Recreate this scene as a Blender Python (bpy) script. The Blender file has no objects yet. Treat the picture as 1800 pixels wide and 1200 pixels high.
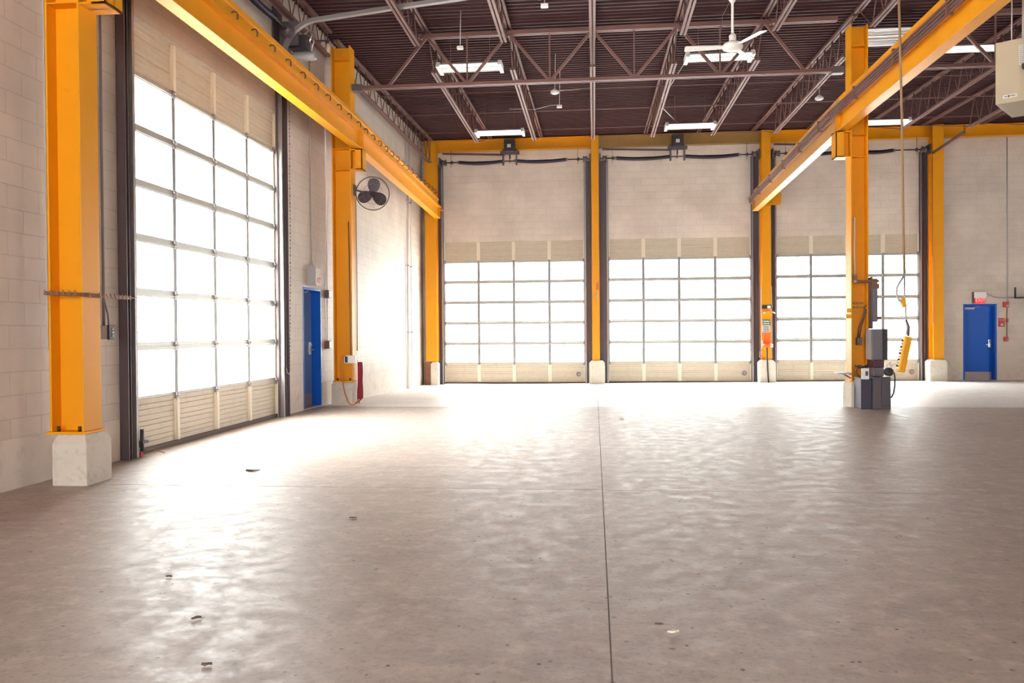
import bpy, math, random
from mathutils import Vector, Matrix
random.seed(7)
C = bpy.context.scene.collection
SC = bpy.context.scene

# ---------------------------------------------------------------- camera
F_PX, YAW, PITCH, ROLL, CAM_H = 1459.0, 0.0989, -0.0115, -0.0076, 1.333
cd = bpy.data.cameras.new('camera')
cd.sensor_fit = 'HORIZONTAL'; cd.sensor_width = 36.0; cd.lens = 36.0 * F_PX / 1800.0
cd.clip_start = 0.05; cd.clip_end = 300
cam = bpy.data.objects.new('camera', cd); C.objects.link(cam)
cy, sy, cp, sp = math.cos(YAW), math.sin(YAW), math.cos(PITCH), math.sin(PITCH)
f0, r0, u0 = Vector((-sy, cy, 0)), Vector((cy, sy, 0)), Vector((0, 0, 1))
fw = cp * f0 + sp * u0; up = -sp * f0 + cp * u0
rt = math.cos(ROLL) * r0 + math.sin(ROLL) * up; up2 = -math.sin(ROLL) * r0 + math.cos(ROLL) * up
cam.matrix_world = Matrix((( rt.x, up2.x, -fw.x, 0), (rt.y, up2.y, -fw.y, 0), (rt.z, up2.z, -fw.z, CAM_H), (0, 0, 0, 1)))
SC.camera = cam

# ---------------------------------------------------------------- world, exposure
W = bpy.data.worlds.new('overcast_sky'); SC.world = W; W.use_nodes = True
bg = W.node_tree.nodes['Background']
# overcast sky: three times brighter overhead than at the horizon
_n, _l = W.node_tree.nodes, W.node_tree.links.new
_tc = _n.new('ShaderNodeTexCoord'); _sp = _n.new('ShaderNodeSeparateXYZ'); _mr = _n.new('ShaderNodeMapRange')
_l(_tc.outputs['Generated'], _sp.inputs[0]); _l(_sp.outputs[2], _mr.inputs['Value'])
_mr.inputs['To Min'].default_value = 6.5; _mr.inputs['To Max'].default_value = 28.0
bg.inputs['Color'].default_value = (1.0, 0.98, 0.945, 1); _l(_mr.outputs['Result'], bg.inputs['Strength'])
SC.view_settings.view_transform = 'Standard'; SC.view_settings.look = 'None'
SC.view_settings.gamma = 1.0; SC.view_settings.use_curve_mapping = False
SC.view_settings.exposure = 0.8
SC.cycles.max_bounces = 12; SC.cycles.diffuse_bounces = 7; SC.cycles.transparent_max_bounces = 16
SC.cycles.caustics_reflective = False; SC.cycles.caustics_refractive = False
SC.cycles.filter_width = 1.1; SC.cycles.use_denoising = True; SC.cycles.sample_clamp_indirect = 12

def portal(loc, rot, sx, sy_):
    l = bpy.data.lights.new('sky_portal', 'AREA'); l.shape = 'RECTANGLE'; l.size = sx; l.size_y = sy_
    l.cycles.is_portal = True
    o = bpy.data.objects.new('sky_portal', l); o.location = loc; o.rotation_euler = rot; C.objects.link(o)
H2 = math.pi / 2
portal((-5.25, 10.7, 2.45), (0, -H2, 0), 4.9, 4.3)
for xc in (-2.43, 2.53, 7.37): portal((xc, 25.42, 1.95), (-H2, 0, 0), 4.4, 4.4)
portal((18.2, 11.95, 2.45), (0, H2, 0), 4.9, 4.3)
for xc in (-2.2, 3.0): portal((xc, -9.2, 2.45), (H2, 0, 0), 4.6, 4.9)

# ---------------------------------------------------------------- materials
def mat(name, col, rough=0.6, metal=0.0, var=0.0, vscale=3.0, dirt=None, bump=0.0, bscale=60.0, emit=None, estr=0.0, spec=0.5, thr=(0.52, 0.72)):
    m = bpy.data.materials.new(name); m.use_nodes = True
    nt = m.node_tree; b = nt.nodes['Principled BSDF']
    b.inputs['Base Color'].default_value = (*col, 1); b.inputs['Roughness'].default_value = rough
    b.inputs['Metallic'].default_value = metal; b.inputs['Specular IOR Level'].default_value = spec
    tc = nt.nodes.new('ShaderNodeTexCoord')
    if var or dirt:
        n = nt.nodes.new('ShaderNodeTexNoise'); n.inputs['Scale'].default_value = vscale; n.inputs['Detail'].default_value = 8; n.inputs['Roughness'].default_value = 0.62
        nt.links.new(tc.outputs['Object'], n.inputs['Vector'])
        mx = nt.nodes.new('ShaderNodeMix'); mx.data_type = 'RGBA'
        lo = tuple(c * (1 - var) for c in col); hi = tuple(min(1, c * (1 + var)) for c in col)
        mx.inputs['A'].default_value = (*lo, 1); mx.inputs['B'].default_value = (*hi, 1)
        nt.links.new(n.outputs['Fac'], mx.inputs['Factor']); out = mx.outputs['Result']
        if dirt:
            n2 = nt.nodes.new('ShaderNodeTexNoise'); n2.inputs['Scale'].default_value = vscale * 2.7; n2.inputs['Detail'].default_value = 10; n2.inputs['Roughness'].default_value = 0.7
            nt.links.new(tc.outputs['Object'], n2.inputs['Vector'])
            mr = nt.nodes.new('ShaderNodeMapRange'); mr.inputs['From Min'].default_value = thr[0]; mr.inputs['From Max'].default_value = thr[1]; mr.inputs['To Max'].default_value = 0.75
            nt.links.new(n2.outputs['Fac'], mr.inputs['Value'])
            m2 = nt.nodes.new('ShaderNodeMix'); m2.data_type = 'RGBA'; m2.inputs['B'].default_value = (*dirt, 1)
            nt.links.new(mr.outputs['Result'], m2.inputs['Factor']); nt.links.new(out, m2.inputs['A']); out = m2.outputs['Result']
        nt.links.new(out, b.inputs['Base Color'])
    if bump:
        n3 = nt.nodes.new('ShaderNodeTexNoise'); n3.inputs['Scale'].default_value = bscale; n3.inputs['Detail'].default_value = 4
        nt.links.new(tc.outputs['Object'], n3.inputs['Vector'])
        bp = nt.nodes.new('ShaderNodeBump'); bp.inputs['Strength'].default_value = bump; bp.inputs['Distance'].default_value = 0.01
        nt.links.new(n3.outputs['Fac'], bp.inputs['Height']); nt.links.new(bp.outputs['Normal'], b.inputs['Normal'])
    if emit:
        b.inputs['Emission Color'].default_value = (*emit, 1); b.inputs['Emission Strength'].default_value = estr
    return m

def cmu_mat(name, axis, col, mortar):
    m = bpy.data.materials.new(name); m.use_nodes = True; nt = m.node_tree; b = nt.nodes['Principled BSDF']
    tc = nt.nodes.new('ShaderNodeTexCoord'); s = nt.nodes.new('ShaderNodeSeparateXYZ'); cb = nt.nodes.new('ShaderNodeCombineXYZ')
    nt.links.new(tc.outputs['Object'], s.inputs[0]); nt.links.new(s.outputs[axis], cb.inputs[0]); nt.links.new(s.outputs[2], cb.inputs[1])
    br = nt.nodes.new('ShaderNodeTexBrick'); br.inputs['Scale'].default_value = 1.0
    br.inputs['Brick Width'].default_value = 0.4064; br.inputs['Row Height'].default_value = 0.2032; br.inputs['Mortar Size'].default_value = 0.006
    br.inputs['Mortar Smooth'].default_value = 0.3; br.inputs['Bias'].default_value = 0.0
    br.inputs['Color1'].default_value = (*[c * 0.975 for c in col], 1); br.inputs['Color2'].default_value = (*[min(1, c * 1.02) for c in col], 1); br.inputs['Mortar'].default_value = (*mortar, 1)
    nt.links.new(cb.outputs[0], br.inputs['Vector'])
    n = nt.nodes.new('ShaderNodeTexNoise'); n.inputs['Scale'].default_value = 0.9; n.inputs['Detail'].default_value = 9; n.inputs['Roughness'].default_value = 0.65
    nt.links.new(tc.outputs['Object'], n.inputs['Vector'])
    mr = nt.nodes.new('ShaderNodeMapRange'); mr.inputs['From Min'].default_value = 0.3; mr.inputs['From Max'].default_value = 0.7; mr.inputs['To Min'].default_value = 0.84; mr.inputs['To Max'].default_value = 1.1
    nt.links.new(n.outputs['Fac'], mr.inputs['Value'])
    mx = nt.nodes.new('ShaderNodeMix'); mx.data_type = 'RGBA'; mx.blend_type = 'MULTIPLY'; mx.inputs['Factor'].default_value = 1
    nt.links.new(br.outputs['Color'], mx.inputs['A']); nt.links.new(mr.outputs['Result'], mx.inputs['B']); nt.links.new(mx.outputs['Result'], b.inputs['Base Color'])
    n2 = nt.nodes.new('ShaderNodeTexNoise'); n2.inputs['Scale'].default_value = 90; n2.inputs['Detail'].default_value = 3
    nt.links.new(tc.outputs['Object'], n2.inputs['Vector'])
    ml = nt.nodes.new('ShaderNodeMath'); ml.operation = 'MULTIPLY_ADD'; ml.inputs[1].default_value = -1.0
    sc = nt.nodes.new('ShaderNodeMath'); sc.operation = 'MULTIPLY'; sc.inputs[1].default_value = 0.18
    nt.links.new(n2.outputs['Fac'], sc.inputs[0]); nt.links.new(br.outputs['Fac'], ml.inputs[0]); nt.links.new(sc.outputs[0], ml.inputs[2])
    bp = nt.nodes.new('ShaderNodeBump'); bp.inputs['Strength'].default_value = 0.5; bp.inputs['Distance'].default_value = 0.004
    nt.links.new(ml.outputs[0], bp.inputs['Height']); nt.links.new(bp.outputs['Normal'], b.inputs['Normal'])
    b.inputs['Roughness'].default_value = 0.55
    return m

def floor_mat(name, col, dark, r0_, r1_):
    m = bpy.data.materials.new(name); m.use_nodes = True; nt = m.node_tree; b = nt.nodes['Principled BSDF']; L = nt.links.new
    tc = nt.nodes.new('ShaderNodeTexCoord')
    def noise(scale, detail, rough, stretch=None):
        n = nt.nodes.new('ShaderNodeTexNoise'); n.inputs['Scale'].default_value = scale; n.inputs['Detail'].default_value = detail; n.inputs['Roughness'].default_value = rough
        if stretch:
            mp = nt.nodes.new('ShaderNodeMapping'); mp.inputs['Scale'].default_value = stretch; mp.inputs['Rotation'].default_value = (0, 0, 0.35)
            L(tc.outputs['Object'], mp.inputs['Vector']); L(mp.outputs['Vector'], n.inputs['Vector'])
        else: L(tc.outputs['Object'], n.inputs['Vector'])
        return n.outputs['Fac']
    def rng(v, a, b_, c, d):
        r = nt.nodes.new('ShaderNodeMapRange'); r.inputs['From Min'].default_value = a; r.inputs['From Max'].default_value = b_; r.inputs['To Min'].default_value = c; r.inputs['To Max'].default_value = d
        L(v, r.inputs['Value']); return r.outputs['Result']
    def mixc(f, a, bcol):
        x = nt.nodes.new('ShaderNodeMix'); x.data_type = 'RGBA'; L(f, x.inputs['Factor'])
        if isinstance(a, tuple): x.inputs['A'].default_value = (*a, 1)
        else: L(a, x.inputs['A'])
        x.inputs['B'].default_value = (*bcol, 1); return x.outputs['Result']
    big = noise(0.55, 8, 0.6); strk = noise(1.9, 9, 0.68, (0.6, 1.25, 1)); fine = noise(30, 6, 0.75)
    c = mixc(rng(big, 0.35, 0.68, 0, 0.6), col, tuple(x * 0.8 for x in col))
    c = mixc(rng(strk, 0.48, 0.70, 0, 0.42), c, dark)
    c = mixc(rng(noise(4.2, 10, 0.74, (0.8, 1.5, 1)), 0.53, 0.68, 0, 0.4), c, dark)
    c = mixc(rng(fine, 0.50, 0.66, 0, 0.6), c, dark)
    c = mixc(rng(noise(7, 9, 0.72), 0.50, 0.66, 0, 0.6), c, tuple(min(1, x * 1.4) for x in col))
    vo = nt.nodes.new('ShaderNodeTexVoronoi'); vo.inputs['Scale'].default_value = 13; vo.inputs['Randomness'].default_value = 1
    L(tc.outputs['Object'], vo.inputs['Vector'])
    sp_ = rng(vo.outputs['Distance'], 0.10, 0.17, 1, 0)
    gate = rng(noise(5.5, 6, 0.7), 0.50, 0.60, 0, 0.95)
    mm = nt.nodes.new('ShaderNodeMath'); mm.operation = 'MULTIPLY'; L(sp_, mm.inputs[0]); L(gate, mm.inputs[1])
    c = mixc(mm.outputs[0], c, (0.07, 0.06, 0.06))
    L(c, b.inputs['Base Color'])
    L(rng(noise(6.0, 10, 0.75), 0.36, 0.64, r0_, r1_), b.inputs['Roughness'])
    bp = nt.nodes.new('ShaderNodeBump'); bp.inputs['Strength'].default_value = 0.3; bp.inputs['Distance'].default_value = 0.004
    L(noise(26, 10, 0.72), bp.inputs['Height']); L(bp.outputs['Normal'], b.inputs['Normal'])
    return m

def glass_mat():
    m = bpy.data.materials.new('window_glass'); m.use_nodes = True; nt = m.node_tree; nt.nodes.remove(nt.nodes['Principled BSDF'])
    tr = nt.nodes.new('ShaderNodeBsdfTransparent'); tr.inputs['Color'].default_value = (0.93, 0.95, 0.95, 1)
    gl = nt.nodes.new('ShaderNodeBsdfGlossy'); gl.inputs['Roughness'].default_value = 0.04
    lw = nt.nodes.new('ShaderNodeLayerWeight'); lw.inputs['Blend'].default_value = 0.12
    fr = nt.nodes.new('ShaderNodeMapRange'); fr.inputs['To Min'].default_value = 0.015; fr.inputs['To Max'].default_value = 0.22; nt.links.new(lw.outputs['Facing'], fr.inputs['Value'])
    mx = nt.nodes.new('ShaderNodeMixShader'); L = nt.links.new
    L(fr.outputs[0], mx.inputs[0]); L(tr.outputs[0], mx.inputs[1]); L(gl.outputs[0], mx.inputs[2]); L(mx.outputs[0], nt.nodes['Material Output'].inputs['Surface'])
    return m

YEL = (0.80, 0.33, 0.006)
M = dict(
    yellow=mat('yellow_paint', YEL, 0.45, 0, 0.10, 2.2, dirt=(0.45, 0.20, 0.02), bump=0.05, bscale=25, thr=(0.6, 0.85), spec=0.3),
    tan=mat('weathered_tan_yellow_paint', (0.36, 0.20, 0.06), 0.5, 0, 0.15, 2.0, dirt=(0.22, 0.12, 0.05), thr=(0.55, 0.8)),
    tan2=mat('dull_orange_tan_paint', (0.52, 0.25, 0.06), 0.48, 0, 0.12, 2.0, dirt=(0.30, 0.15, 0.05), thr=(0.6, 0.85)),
    yellow_plastic=mat('yellow_plastic', (0.85, 0.42, 0.01), 0.4),
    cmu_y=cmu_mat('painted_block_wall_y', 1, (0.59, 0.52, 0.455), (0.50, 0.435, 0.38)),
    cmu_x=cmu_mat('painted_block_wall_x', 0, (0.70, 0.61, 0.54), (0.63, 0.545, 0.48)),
    conc=mat('pedestal_concrete', (0.64, 0.58, 0.50), 0.75, 0, 0.12, 4, dirt=(0.40, 0.34, 0.29), bump=0.25, bscale=40),
    base=mat('foundation_concrete', (0.66, 0.575, 0.50), 0.7, 0, 0.10, 2, dirt=(0.45, 0.39, 0.35), bump=0.2, bscale=40),
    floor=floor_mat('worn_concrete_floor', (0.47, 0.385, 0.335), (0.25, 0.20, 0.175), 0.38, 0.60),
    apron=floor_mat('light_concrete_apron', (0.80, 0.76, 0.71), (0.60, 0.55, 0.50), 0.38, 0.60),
    joint=mat('joint_filler', (0.20, 0.155, 0.13), 0.8),
    deck=mat('brown_primed_roof_deck', (0.056, 0.023, 0.026), 0.7, 0, 0.18, 1.2, spec=0.2),
    steel=mat('brown_primed_steel', (0.17, 0.085, 0.075), 0.55, 0, 0.15, 4, spec=0.3),
    dark=mat('dark_track_steel', (0.115, 0.088, 0.10), 0.5, 0.2, 0.2, 5),
    track=mat('galvanized_track', (0.30, 0.27, 0.27), 0.42, 0.5, 0.15, 8),
    panel=mat('cream_door_panel', (0.54, 0.475, 0.375), 0.5, 0, 0.08, 3, dirt=(0.42, 0.36, 0.28), thr=(0.5, 0.75)),
    rail=mat('aluminium_door_rail', (0.46, 0.45, 0.42), 0.42, 0.25, 0.1, 6),
    mull=mat('grey_mullion', (0.25, 0.25, 0.25), 0.5, 0.2),
    stile=mat('cream_door_stile', (0.74, 0.67, 0.55), 0.5, 0, 0.06, 4),
    seal=mat('brown_rubber_seal', (0.16, 0.12, 0.10), 0.8),
    glass=glass_mat(),
    blue=mat('blue_door_paint', (0.008, 0.10, 0.52), 0.33, 0, 0.08, 5, spec=0.22),
    blueglare=mat('glossy_blue_paint_with_glare', (0.10, 0.19, 0.38), 0.30, 0, 0.2, 3, spec=0.8),  # leaf blue lightened: pale glare put into the base colour
    kick=mat('scuffed_kick_plate', (0.36, 0.28, 0.25), 0.45, 0.3, 0.15, 6),
    chrome=mat('brushed_metal', (0.62, 0.60, 0.60), 0.3, 0.8),
    white=mat('white_enamel', (0.82, 0.80, 0.78), 0.45),
    refl=mat('aged_white_reflector', (0.50, 0.49, 0.47), 0.5),
    tube=mat('fluorescent_tube', (0.9, 0.9, 0.9), 0.4, emit=(1, 0.98, 0.93), estr=0.75),
    grey=mat('grey_cabinet_paint', (0.155, 0.14, 0.16), 0.45, 0.1, 0.12, 7),
    dgrey=mat('dark_grey_cabinet_paint', (0.085, 0.073, 0.09), 0.45, 0.1, 0.12, 7),
    pipe=mat('grey_track_paint', (0.21, 0.185, 0.185), 0.5, 0, 0.1, 5),
    lgrey=mat('light_grey_metal', (0.42, 0.41, 0.42), 0.45, 0.2, 0.1, 7),
    black=mat('black_metal', (0.035, 0.03, 0.035), 0.5, 0, 0.2, 8),
    purple=mat('dark_navy_cabinet', (0.05, 0.042, 0.075), 0.45, 0, 0.15, 8),
    wine=mat('dark_wine_box', (0.075, 0.025, 0.045), 0.5),
    rust=mat('rust_brown', (0.20, 0.085, 0.05), 0.7, 0, 0.3, 14),
    beige=mat('beige_heater_enamel', (0.50, 0.42, 0.30), 0.5, 0, 0.04, 4),
    red=mat('red_alarm_plastic', (0.55, 0.03, 0.04), 0.4),
    cloth=mat('dark_red_cloth', (0.26, 0.018, 0.035), 0.85, 0, 0.25, 12),
    orange=mat('orange_plastic', (0.85, 0.20, 0.02), 0.45),
    hot=mat('red_orange_plastic', (0.9, 0.10, 0.01), 0.4),
    green=mat('green_sign_panel', (0.03, 0.16, 0.10), 0.5),
    exitw=mat('exit_sign_white', (0.85, 0.84, 0.82), 0.4),
    exitlit=mat('lit_red_exit_face', (0.35, 0.008, 0.012), 0.4, emit=(1, 0.02, 0.035), estr=0.42),
    exitlet=mat('lit_exit_lettering', (0.9, 0.3, 0.3), 0.4, emit=(1, 0.30, 0.28), estr=0.7),
    exitpink=mat('unlit_exit_lettering', (0.62, 0.24, 0.22), 0.5),
    fan=mat('dark_fan_metal', (0.055, 0.04, 0.06), 0.42, 0.2),
    wire=mat('fan_guard_wire', (0.16, 0.13, 0.12), 0.45, 0.6),
    spring=mat('dark_spring_steel', (0.03, 0.024, 0.045), 0.45, 0.4),
    paper=mat('pale_label_paper', (0.72, 0.70, 0.68), 0.6),
    ink=mat('label_ink', (0.10, 0.09, 0.10), 0.6),
    leaf=mat('dry_leaf', (0.10, 0.06, 0.045), 0.8),
    chip=mat('pale_chip', (0.62, 0.52, 0.44), 0.8),
    ground=mat('outdoor_paving', (0.62, 0.61, 0.60), 0.9, 0, 0.1, 0.5),
    bulb=mat('warm_lamp_glass', (0.75, 0.55, 0.42), 0.4),
    cord=mat('brown_cable', (0.33, 0.20, 0.10), 0.55),
    ocord=mat('orange_cord', (0.62, 0.19, 0.06), 0.5),
    drain=mat('cast_drain_grate', (0.55, 0.50, 0.46), 0.6, 0.1, 0.1, 20),
)

# ---------------------------------------------------------------- mesh builder
class MB:
    def __init__(s, T=None): s.v, s.f, s.sm, s.T = [], [], [], T
    def add(s, vs, fs, smooth=False):
        k = len(s.v)
        s.v += [(s.T @ Vector(p)) if s.T else Vector(p) for p in vs]
        s.f += [tuple(i + k for i in f) for f in fs]; s.sm += [smooth] * len(fs); return s
    def box(s, x0, x1, y0, y1, z0, z1):
        if x0 > x1: x0, x1 = x1, x0
        if y0 > y1: y0, y1 = y1, y0
        if z0 > z1: z0, z1 = z1, z0
        return s.add([(x0,y0,z0),(x1,y0,z0),(x1,y1,z0),(x0,y1,z0),(x0,y0,z1),(x1,y0,z1),(x1,y1,z1),(x0,y1,z1)],
                     [(0,3,2,1),(4,5,6,7),(0,1,5,4),(1,2,6,5),(2,3,7,6),(3,0,4,7)])
    def bar(s, p, q, w, h, up=(0, 0, 1)):
        p, q, up = Vector(p), Vector(q), Vector(up); d = (q - p).normalized()
        a = d.cross(up)
        if a.length < 1e-4: a = d.cross(Vector((0, 1, 0)))
        a.normalize(); b = a.cross(d); a *= w / 2; b *= h / 2
        vs = [p - a - b, p + a - b, p + a + b, p - a + b, q - a - b, q + a - b, q + a + b, q - a + b]
        return s.add(vs, [(0,3,2,1),(4,5,6,7),(0,1,5,4),(1,2,6,5),(2,3,7,6),(3,0,4,7)])
    def tube(s, pts, r, n=8, cap=True, closed=False, radii=None):
        pts = [Vector(p) for p in pts]; N = len(pts); vs = []; prev = None
        for i, p in enumerate(pts):
            if closed: t = pts[(i + 1) % N] - pts[i - 1]
            else: t = pts[min(i + 1, N - 1)] - pts[max(i - 1, 0)]
            t.normalize()
            if prev is None:
                a = t.cross(Vector((0, 0, 1)))
                if a.length < 1e-3: a = t.cross(Vector((0, 1, 0)))
            else: a = prev - t * prev.dot(t)
            a.normalize(); prev = a; b = t.cross(a); rr = radii[i] if radii else r
            for k in range(n):
                th = 2 * math.pi * k / n; vs.append(p + a * math.cos(th) * rr + b * math.sin(th) * rr)
        fs = []
        for i in range(N if closed else N - 1):
            j = (i + 1) % N
            for k in range(n):
                l = (k + 1) % n; fs.append((i * n + k, i * n + l, j * n + l, j * n + k))
        if cap and not closed: fs += [tuple(range(n))[::-1], tuple(range((N - 1) * n, N * n))]
        return s.add(vs, fs, True)
    def cyl(s, p, q, r, n=16): return s.tube([p, q], r, n)
    def prism(s, poly, axis, a, b):
        n = len(poly); vs = []
        for c in (a, b):
            for (u, w) in poly: vs.append({'x': (c, u, w), 'y': (u, c, w), 'z': (u, w, c)}[axis])
        fs = [tuple(range(n))[::-1], tuple(range(n, 2 * n))] + [(i, (i + 1) % n, n + (i + 1) % n, n + i) for i in range(n)]
        return s.add(vs, fs)
    def lathe(s, prof, o, ax=(0, 0, 1), n=20):
        o, ax = Vector(o), Vector(ax).normalized(); a = ax.cross(Vector((1, 0, 0)))
        if a.length < 1e-3: a = ax.cross(Vector((0, 1, 0)))
        a.normalize(); b = ax.cross(a); vs = []
        for r, h in prof:
            for k in range(n):
                th = 2 * math.pi * k / n; vs.append(o + ax * h + (a * math.cos(th) + b * math.sin(th)) * r)
        fs = [(i * n + k, i * n + (k + 1) % n, (i + 1) * n + (k + 1) % n, (i + 1) * n + k) for i in range(len(prof) - 1) for k in range(n)]
        fs += [tuple(range(n))[::-1], tuple(range((len(prof) - 1) * n, len(prof) * n))]
        return s.add(vs, fs, True)
    def text_bars(s, x0, x1, z0, z1, rows, y, rnd):
        """rows of small raised dashes: illegible print"""
        hz = (z1 - z0) / (rows * 1.7)
        for r in range(rows):
            z = z1 - (r + 0.5) * (z1 - z0) / rows; x = x0
            while x < x1 - 0.01:
                w = min(rnd.uniform(0.35, 1.0) * (x1 - x0) * 0.3, x1 - x); s.box(x, x + w, y - 0.0015, y, z - hz / 2, z + hz / 2); x += w + (x1 - x0) * 0.06
        return s

OFF = {}
def empty(name, loc):
    o = bpy.data.objects.new(name, None); o.empty_display_size = 0.1; o.location = loc; C.objects.link(o); OFF[o.name] = Vector(loc); return o
def build(name, mb, m, parent=None, bevel=0.0, origin=None, local=False):
    """link the builder as ONE mesh object; vertices are world coordinates unless local"""
    off = Vector((0, 0, 0)) if local else (OFF.get(parent.name, Vector((0, 0, 0))) if parent else Vector(origin or (0, 0, 0)))
    me = bpy.data.meshes.new(name); me.from_pydata([tuple(p - off) for p in mb.v], [], mb.f)
    me.polygons.foreach_set('use_smooth', mb.sm); me.materials.append(M[m] if isinstance(m, str) else m); me.update()
    o = bpy.data.objects.new(name, me); C.objects.link(o)
    if parent: o.parent = parent; OFF[o.name] = off
    elif origin: o.location = origin; OFF[o.name] = Vector(origin)
    if bevel:
        b = o.modifiers.new('edge', 'BEVEL'); b.width = bevel; b.segments = 2; b.limit_method = 'ANGLE'; b.angle_limit = 0.7
    return o
def tag(o, label=None, cat=None, group=None, kind=None):
    for k, v in (('label', label), ('category', cat), ('group', group), ('kind', kind)):
        if v: o[k] = v
    return o
def copy_tree(o, parent=None, loc=None):
    c = o.copy(); C.objects.link(c)
    if parent: c.parent = parent
    if loc is not None: c.location = loc
    OFF[c.name] = Vector(c.location) if not parent else OFF.get(parent.name, Vector((0, 0, 0)))
    for ch in [x for x in bpy.data.objects if x.parent == o]: copy_tree(ch, c)
    return c
def text(name, body, size, loc, rot, m, parent, extrude=0.0015):
    cu = bpy.data.curves.new(name, 'FONT'); cu.body = body; cu.size = size; cu.align_x = 'CENTER'; cu.align_y = 'CENTER'; cu.extrude = extrude
    t = bpy.data.objects.new(name + '_curve', cu); C.objects.link(t)
    dg = bpy.context.evaluated_depsgraph_get(); me = bpy.data.meshes.new_from_object(t.evaluated_get(dg)); me.name = name
    bpy.data.objects.remove(t); me.materials.clear(); me.materials.append(M[m])
    o = bpy.data.objects.new(name, me); C.objects.link(o); o.parent = parent
    o.location = Vector(loc) - OFF.get(parent.name, Vector((0, 0, 0))); o.rotation_euler = rot; return o

# ================================================================ the setting
XL, YB = -5.03, 25.14            # left wall face, far wall face
FAR_DX = -0.20                   # the left wall leans out by this much towards the far corner
def wl(y): return XL if y <= 15.45 else XL + FAR_DX * (y - 15.45) / (YB - 15.45)
def zdeck(y): return 6.94 if y <= 15.2 else 6.94 + 0.24 * (y - 15.2) / (YB - 15.2)
def zapron(x, y):
    t = max(0.0, min(1.0, (y - 14.72) / (YB - 14.72))); e = -0.262 + 0.0065 * (x + 5)
    return e * (0.35 * math.sin(t * math.pi / 2) + 0.65 * t)

# floor: slabs with open joints over a filler bed
fl = MB()
JX, GX, GY = 0.06, 0.0035, 0.006
for xa, xb in ((-5.2, JX - GX), (JX + GX, 4.65 - GX), (4.65 + GX, 18.2)):
    for ya, yb in ((-9.2, 7.0 - GY), (7.0 + GY, 14.72 - GY)):
        fl.box(xa, xb, ya, yb, -0.15, 0)
tag(build('floor', fl, 'floor'), kind='structure')
tag(build('trim_1', MB().box(-5.2, 18.2, -9.2, 14.7, -0.2, -0.0015), 'joint'), kind='structure')
ap = MB(); NX, NY = 24, 16
for xa, xb in ((-5.5, JX - GX), (JX + GX, 18.2)):
    g = [[(xa + (xb - xa) * i / NX, 14.72 + (25.4 - 14.72) * j / NY) for i in range(NX + 1)] for j in range(NY + 1)]
    vs = [(x, y, zapron(x, y)) for row in g for (x, y) in row]
    ap.add(vs, [(j * (NX + 1) + i, j * (NX + 1) + i + 1, (j + 1) * (NX + 1) + i + 1, (j + 1) * (NX + 1) + i) for j in range(NY) for i in range(NX)])
    nb = len(vs); low = [(x, y, z - 0.15) for x, y, z in vs]
    ap.add(low, [((j + 1) * (NX + 1) + i, (j + 1) * (NX + 1) + i + 1, j * (NX + 1) + i + 1, j * (NX + 1) + i) for j in range(NY) for i in range(NX)])
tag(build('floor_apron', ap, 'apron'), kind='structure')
tag(build('ground_outside', MB().box(-60, 70, -60, 90, -0.75, -0.7), 'ground'), kind='structure')

# walls
D1 = (8.57, 12.84, 4.85)          # left overhead door opening (y0, y1, top)
PD = (13.97, 14.95, 2.15)         # left person door opening
TW, ZT = 0.25, 7.3
w = MB()
ys = [(-9.2, D1[0]), (D1[1], PD[0]), (PD[1], 15.45)]
for a, b in ys: w.box(XL - TW, XL, a, b, -0.4, ZT)
for a, b, t in (D1, PD): w.box(XL - TW, XL, a, b, t, ZT)
w.add([(XL - TW, 15.45, -0.6), (XL, 15.45, -0.6), (wl(YB + .25), YB + .25, -0.6), (wl(YB) - TW, YB + .25, -0.6), (XL - TW, 15.45, ZT), (XL, 15.45, ZT), (wl(YB + .25), YB + .25, ZT), (wl(YB) - TW, YB + .25, ZT)],
      [(0,3,2,1),(4,5,6,7),(0,1,5,4),(1,2,6,5),(2,3,7,6),(3,0,4,7)])
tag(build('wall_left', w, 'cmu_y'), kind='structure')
FD = [(-4.59, -0.265, 4.09, -0.245), (0.42, 4.645, 4.09, -0.228), (5.33, 9.405, 4.09, -0.205)]   # far overhead doors: x0, x1, top, sill
FP = (10.60, 11.52, 2.035, -0.165)
w = MB(); xs = [-5.6, *[v for d in FD for v in d[:2]], FP[0], FP[1], 18.2]
for i in range(0, len(xs), 2): w.box(xs[i], xs[i + 1], YB, YB + TW, -0.6, ZT)
for d in FD: w.box(d[0], d[1], YB, YB + TW, d[2], ZT)
w.box(FP[0], FP[1], YB, YB + TW, FP[2], ZT)
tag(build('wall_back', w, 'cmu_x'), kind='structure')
w = MB(); RD = (9.8, 14.1, 4.9)  # opening for the added, out-of-view fill door
for a, b in ((-9.2, RD[0]), (RD[1], 25.4)): w.box(18.0, 18.25, a, b, -0.6, ZT)
w.box(18.0, 18.25, RD[0], RD[1], RD[2], ZT)
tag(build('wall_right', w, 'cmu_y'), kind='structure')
w = MB(); fx_ = [-5.3, -4.5, 0.1, 0.7, 5.3, 18.25]       # two open doorways behind the photographer
for i in range(0, 6, 2): w.box(fx_[i], fx_[i + 1], -9.25, -9.0, -0.4, ZT)
for i in range(1, 5, 2): w.box(fx_[i], fx_[i + 1], -9.25, -9.0, 4.9, ZT)
tag(build('wall_front', w, 'cmu_x'), kind='structure')
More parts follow.
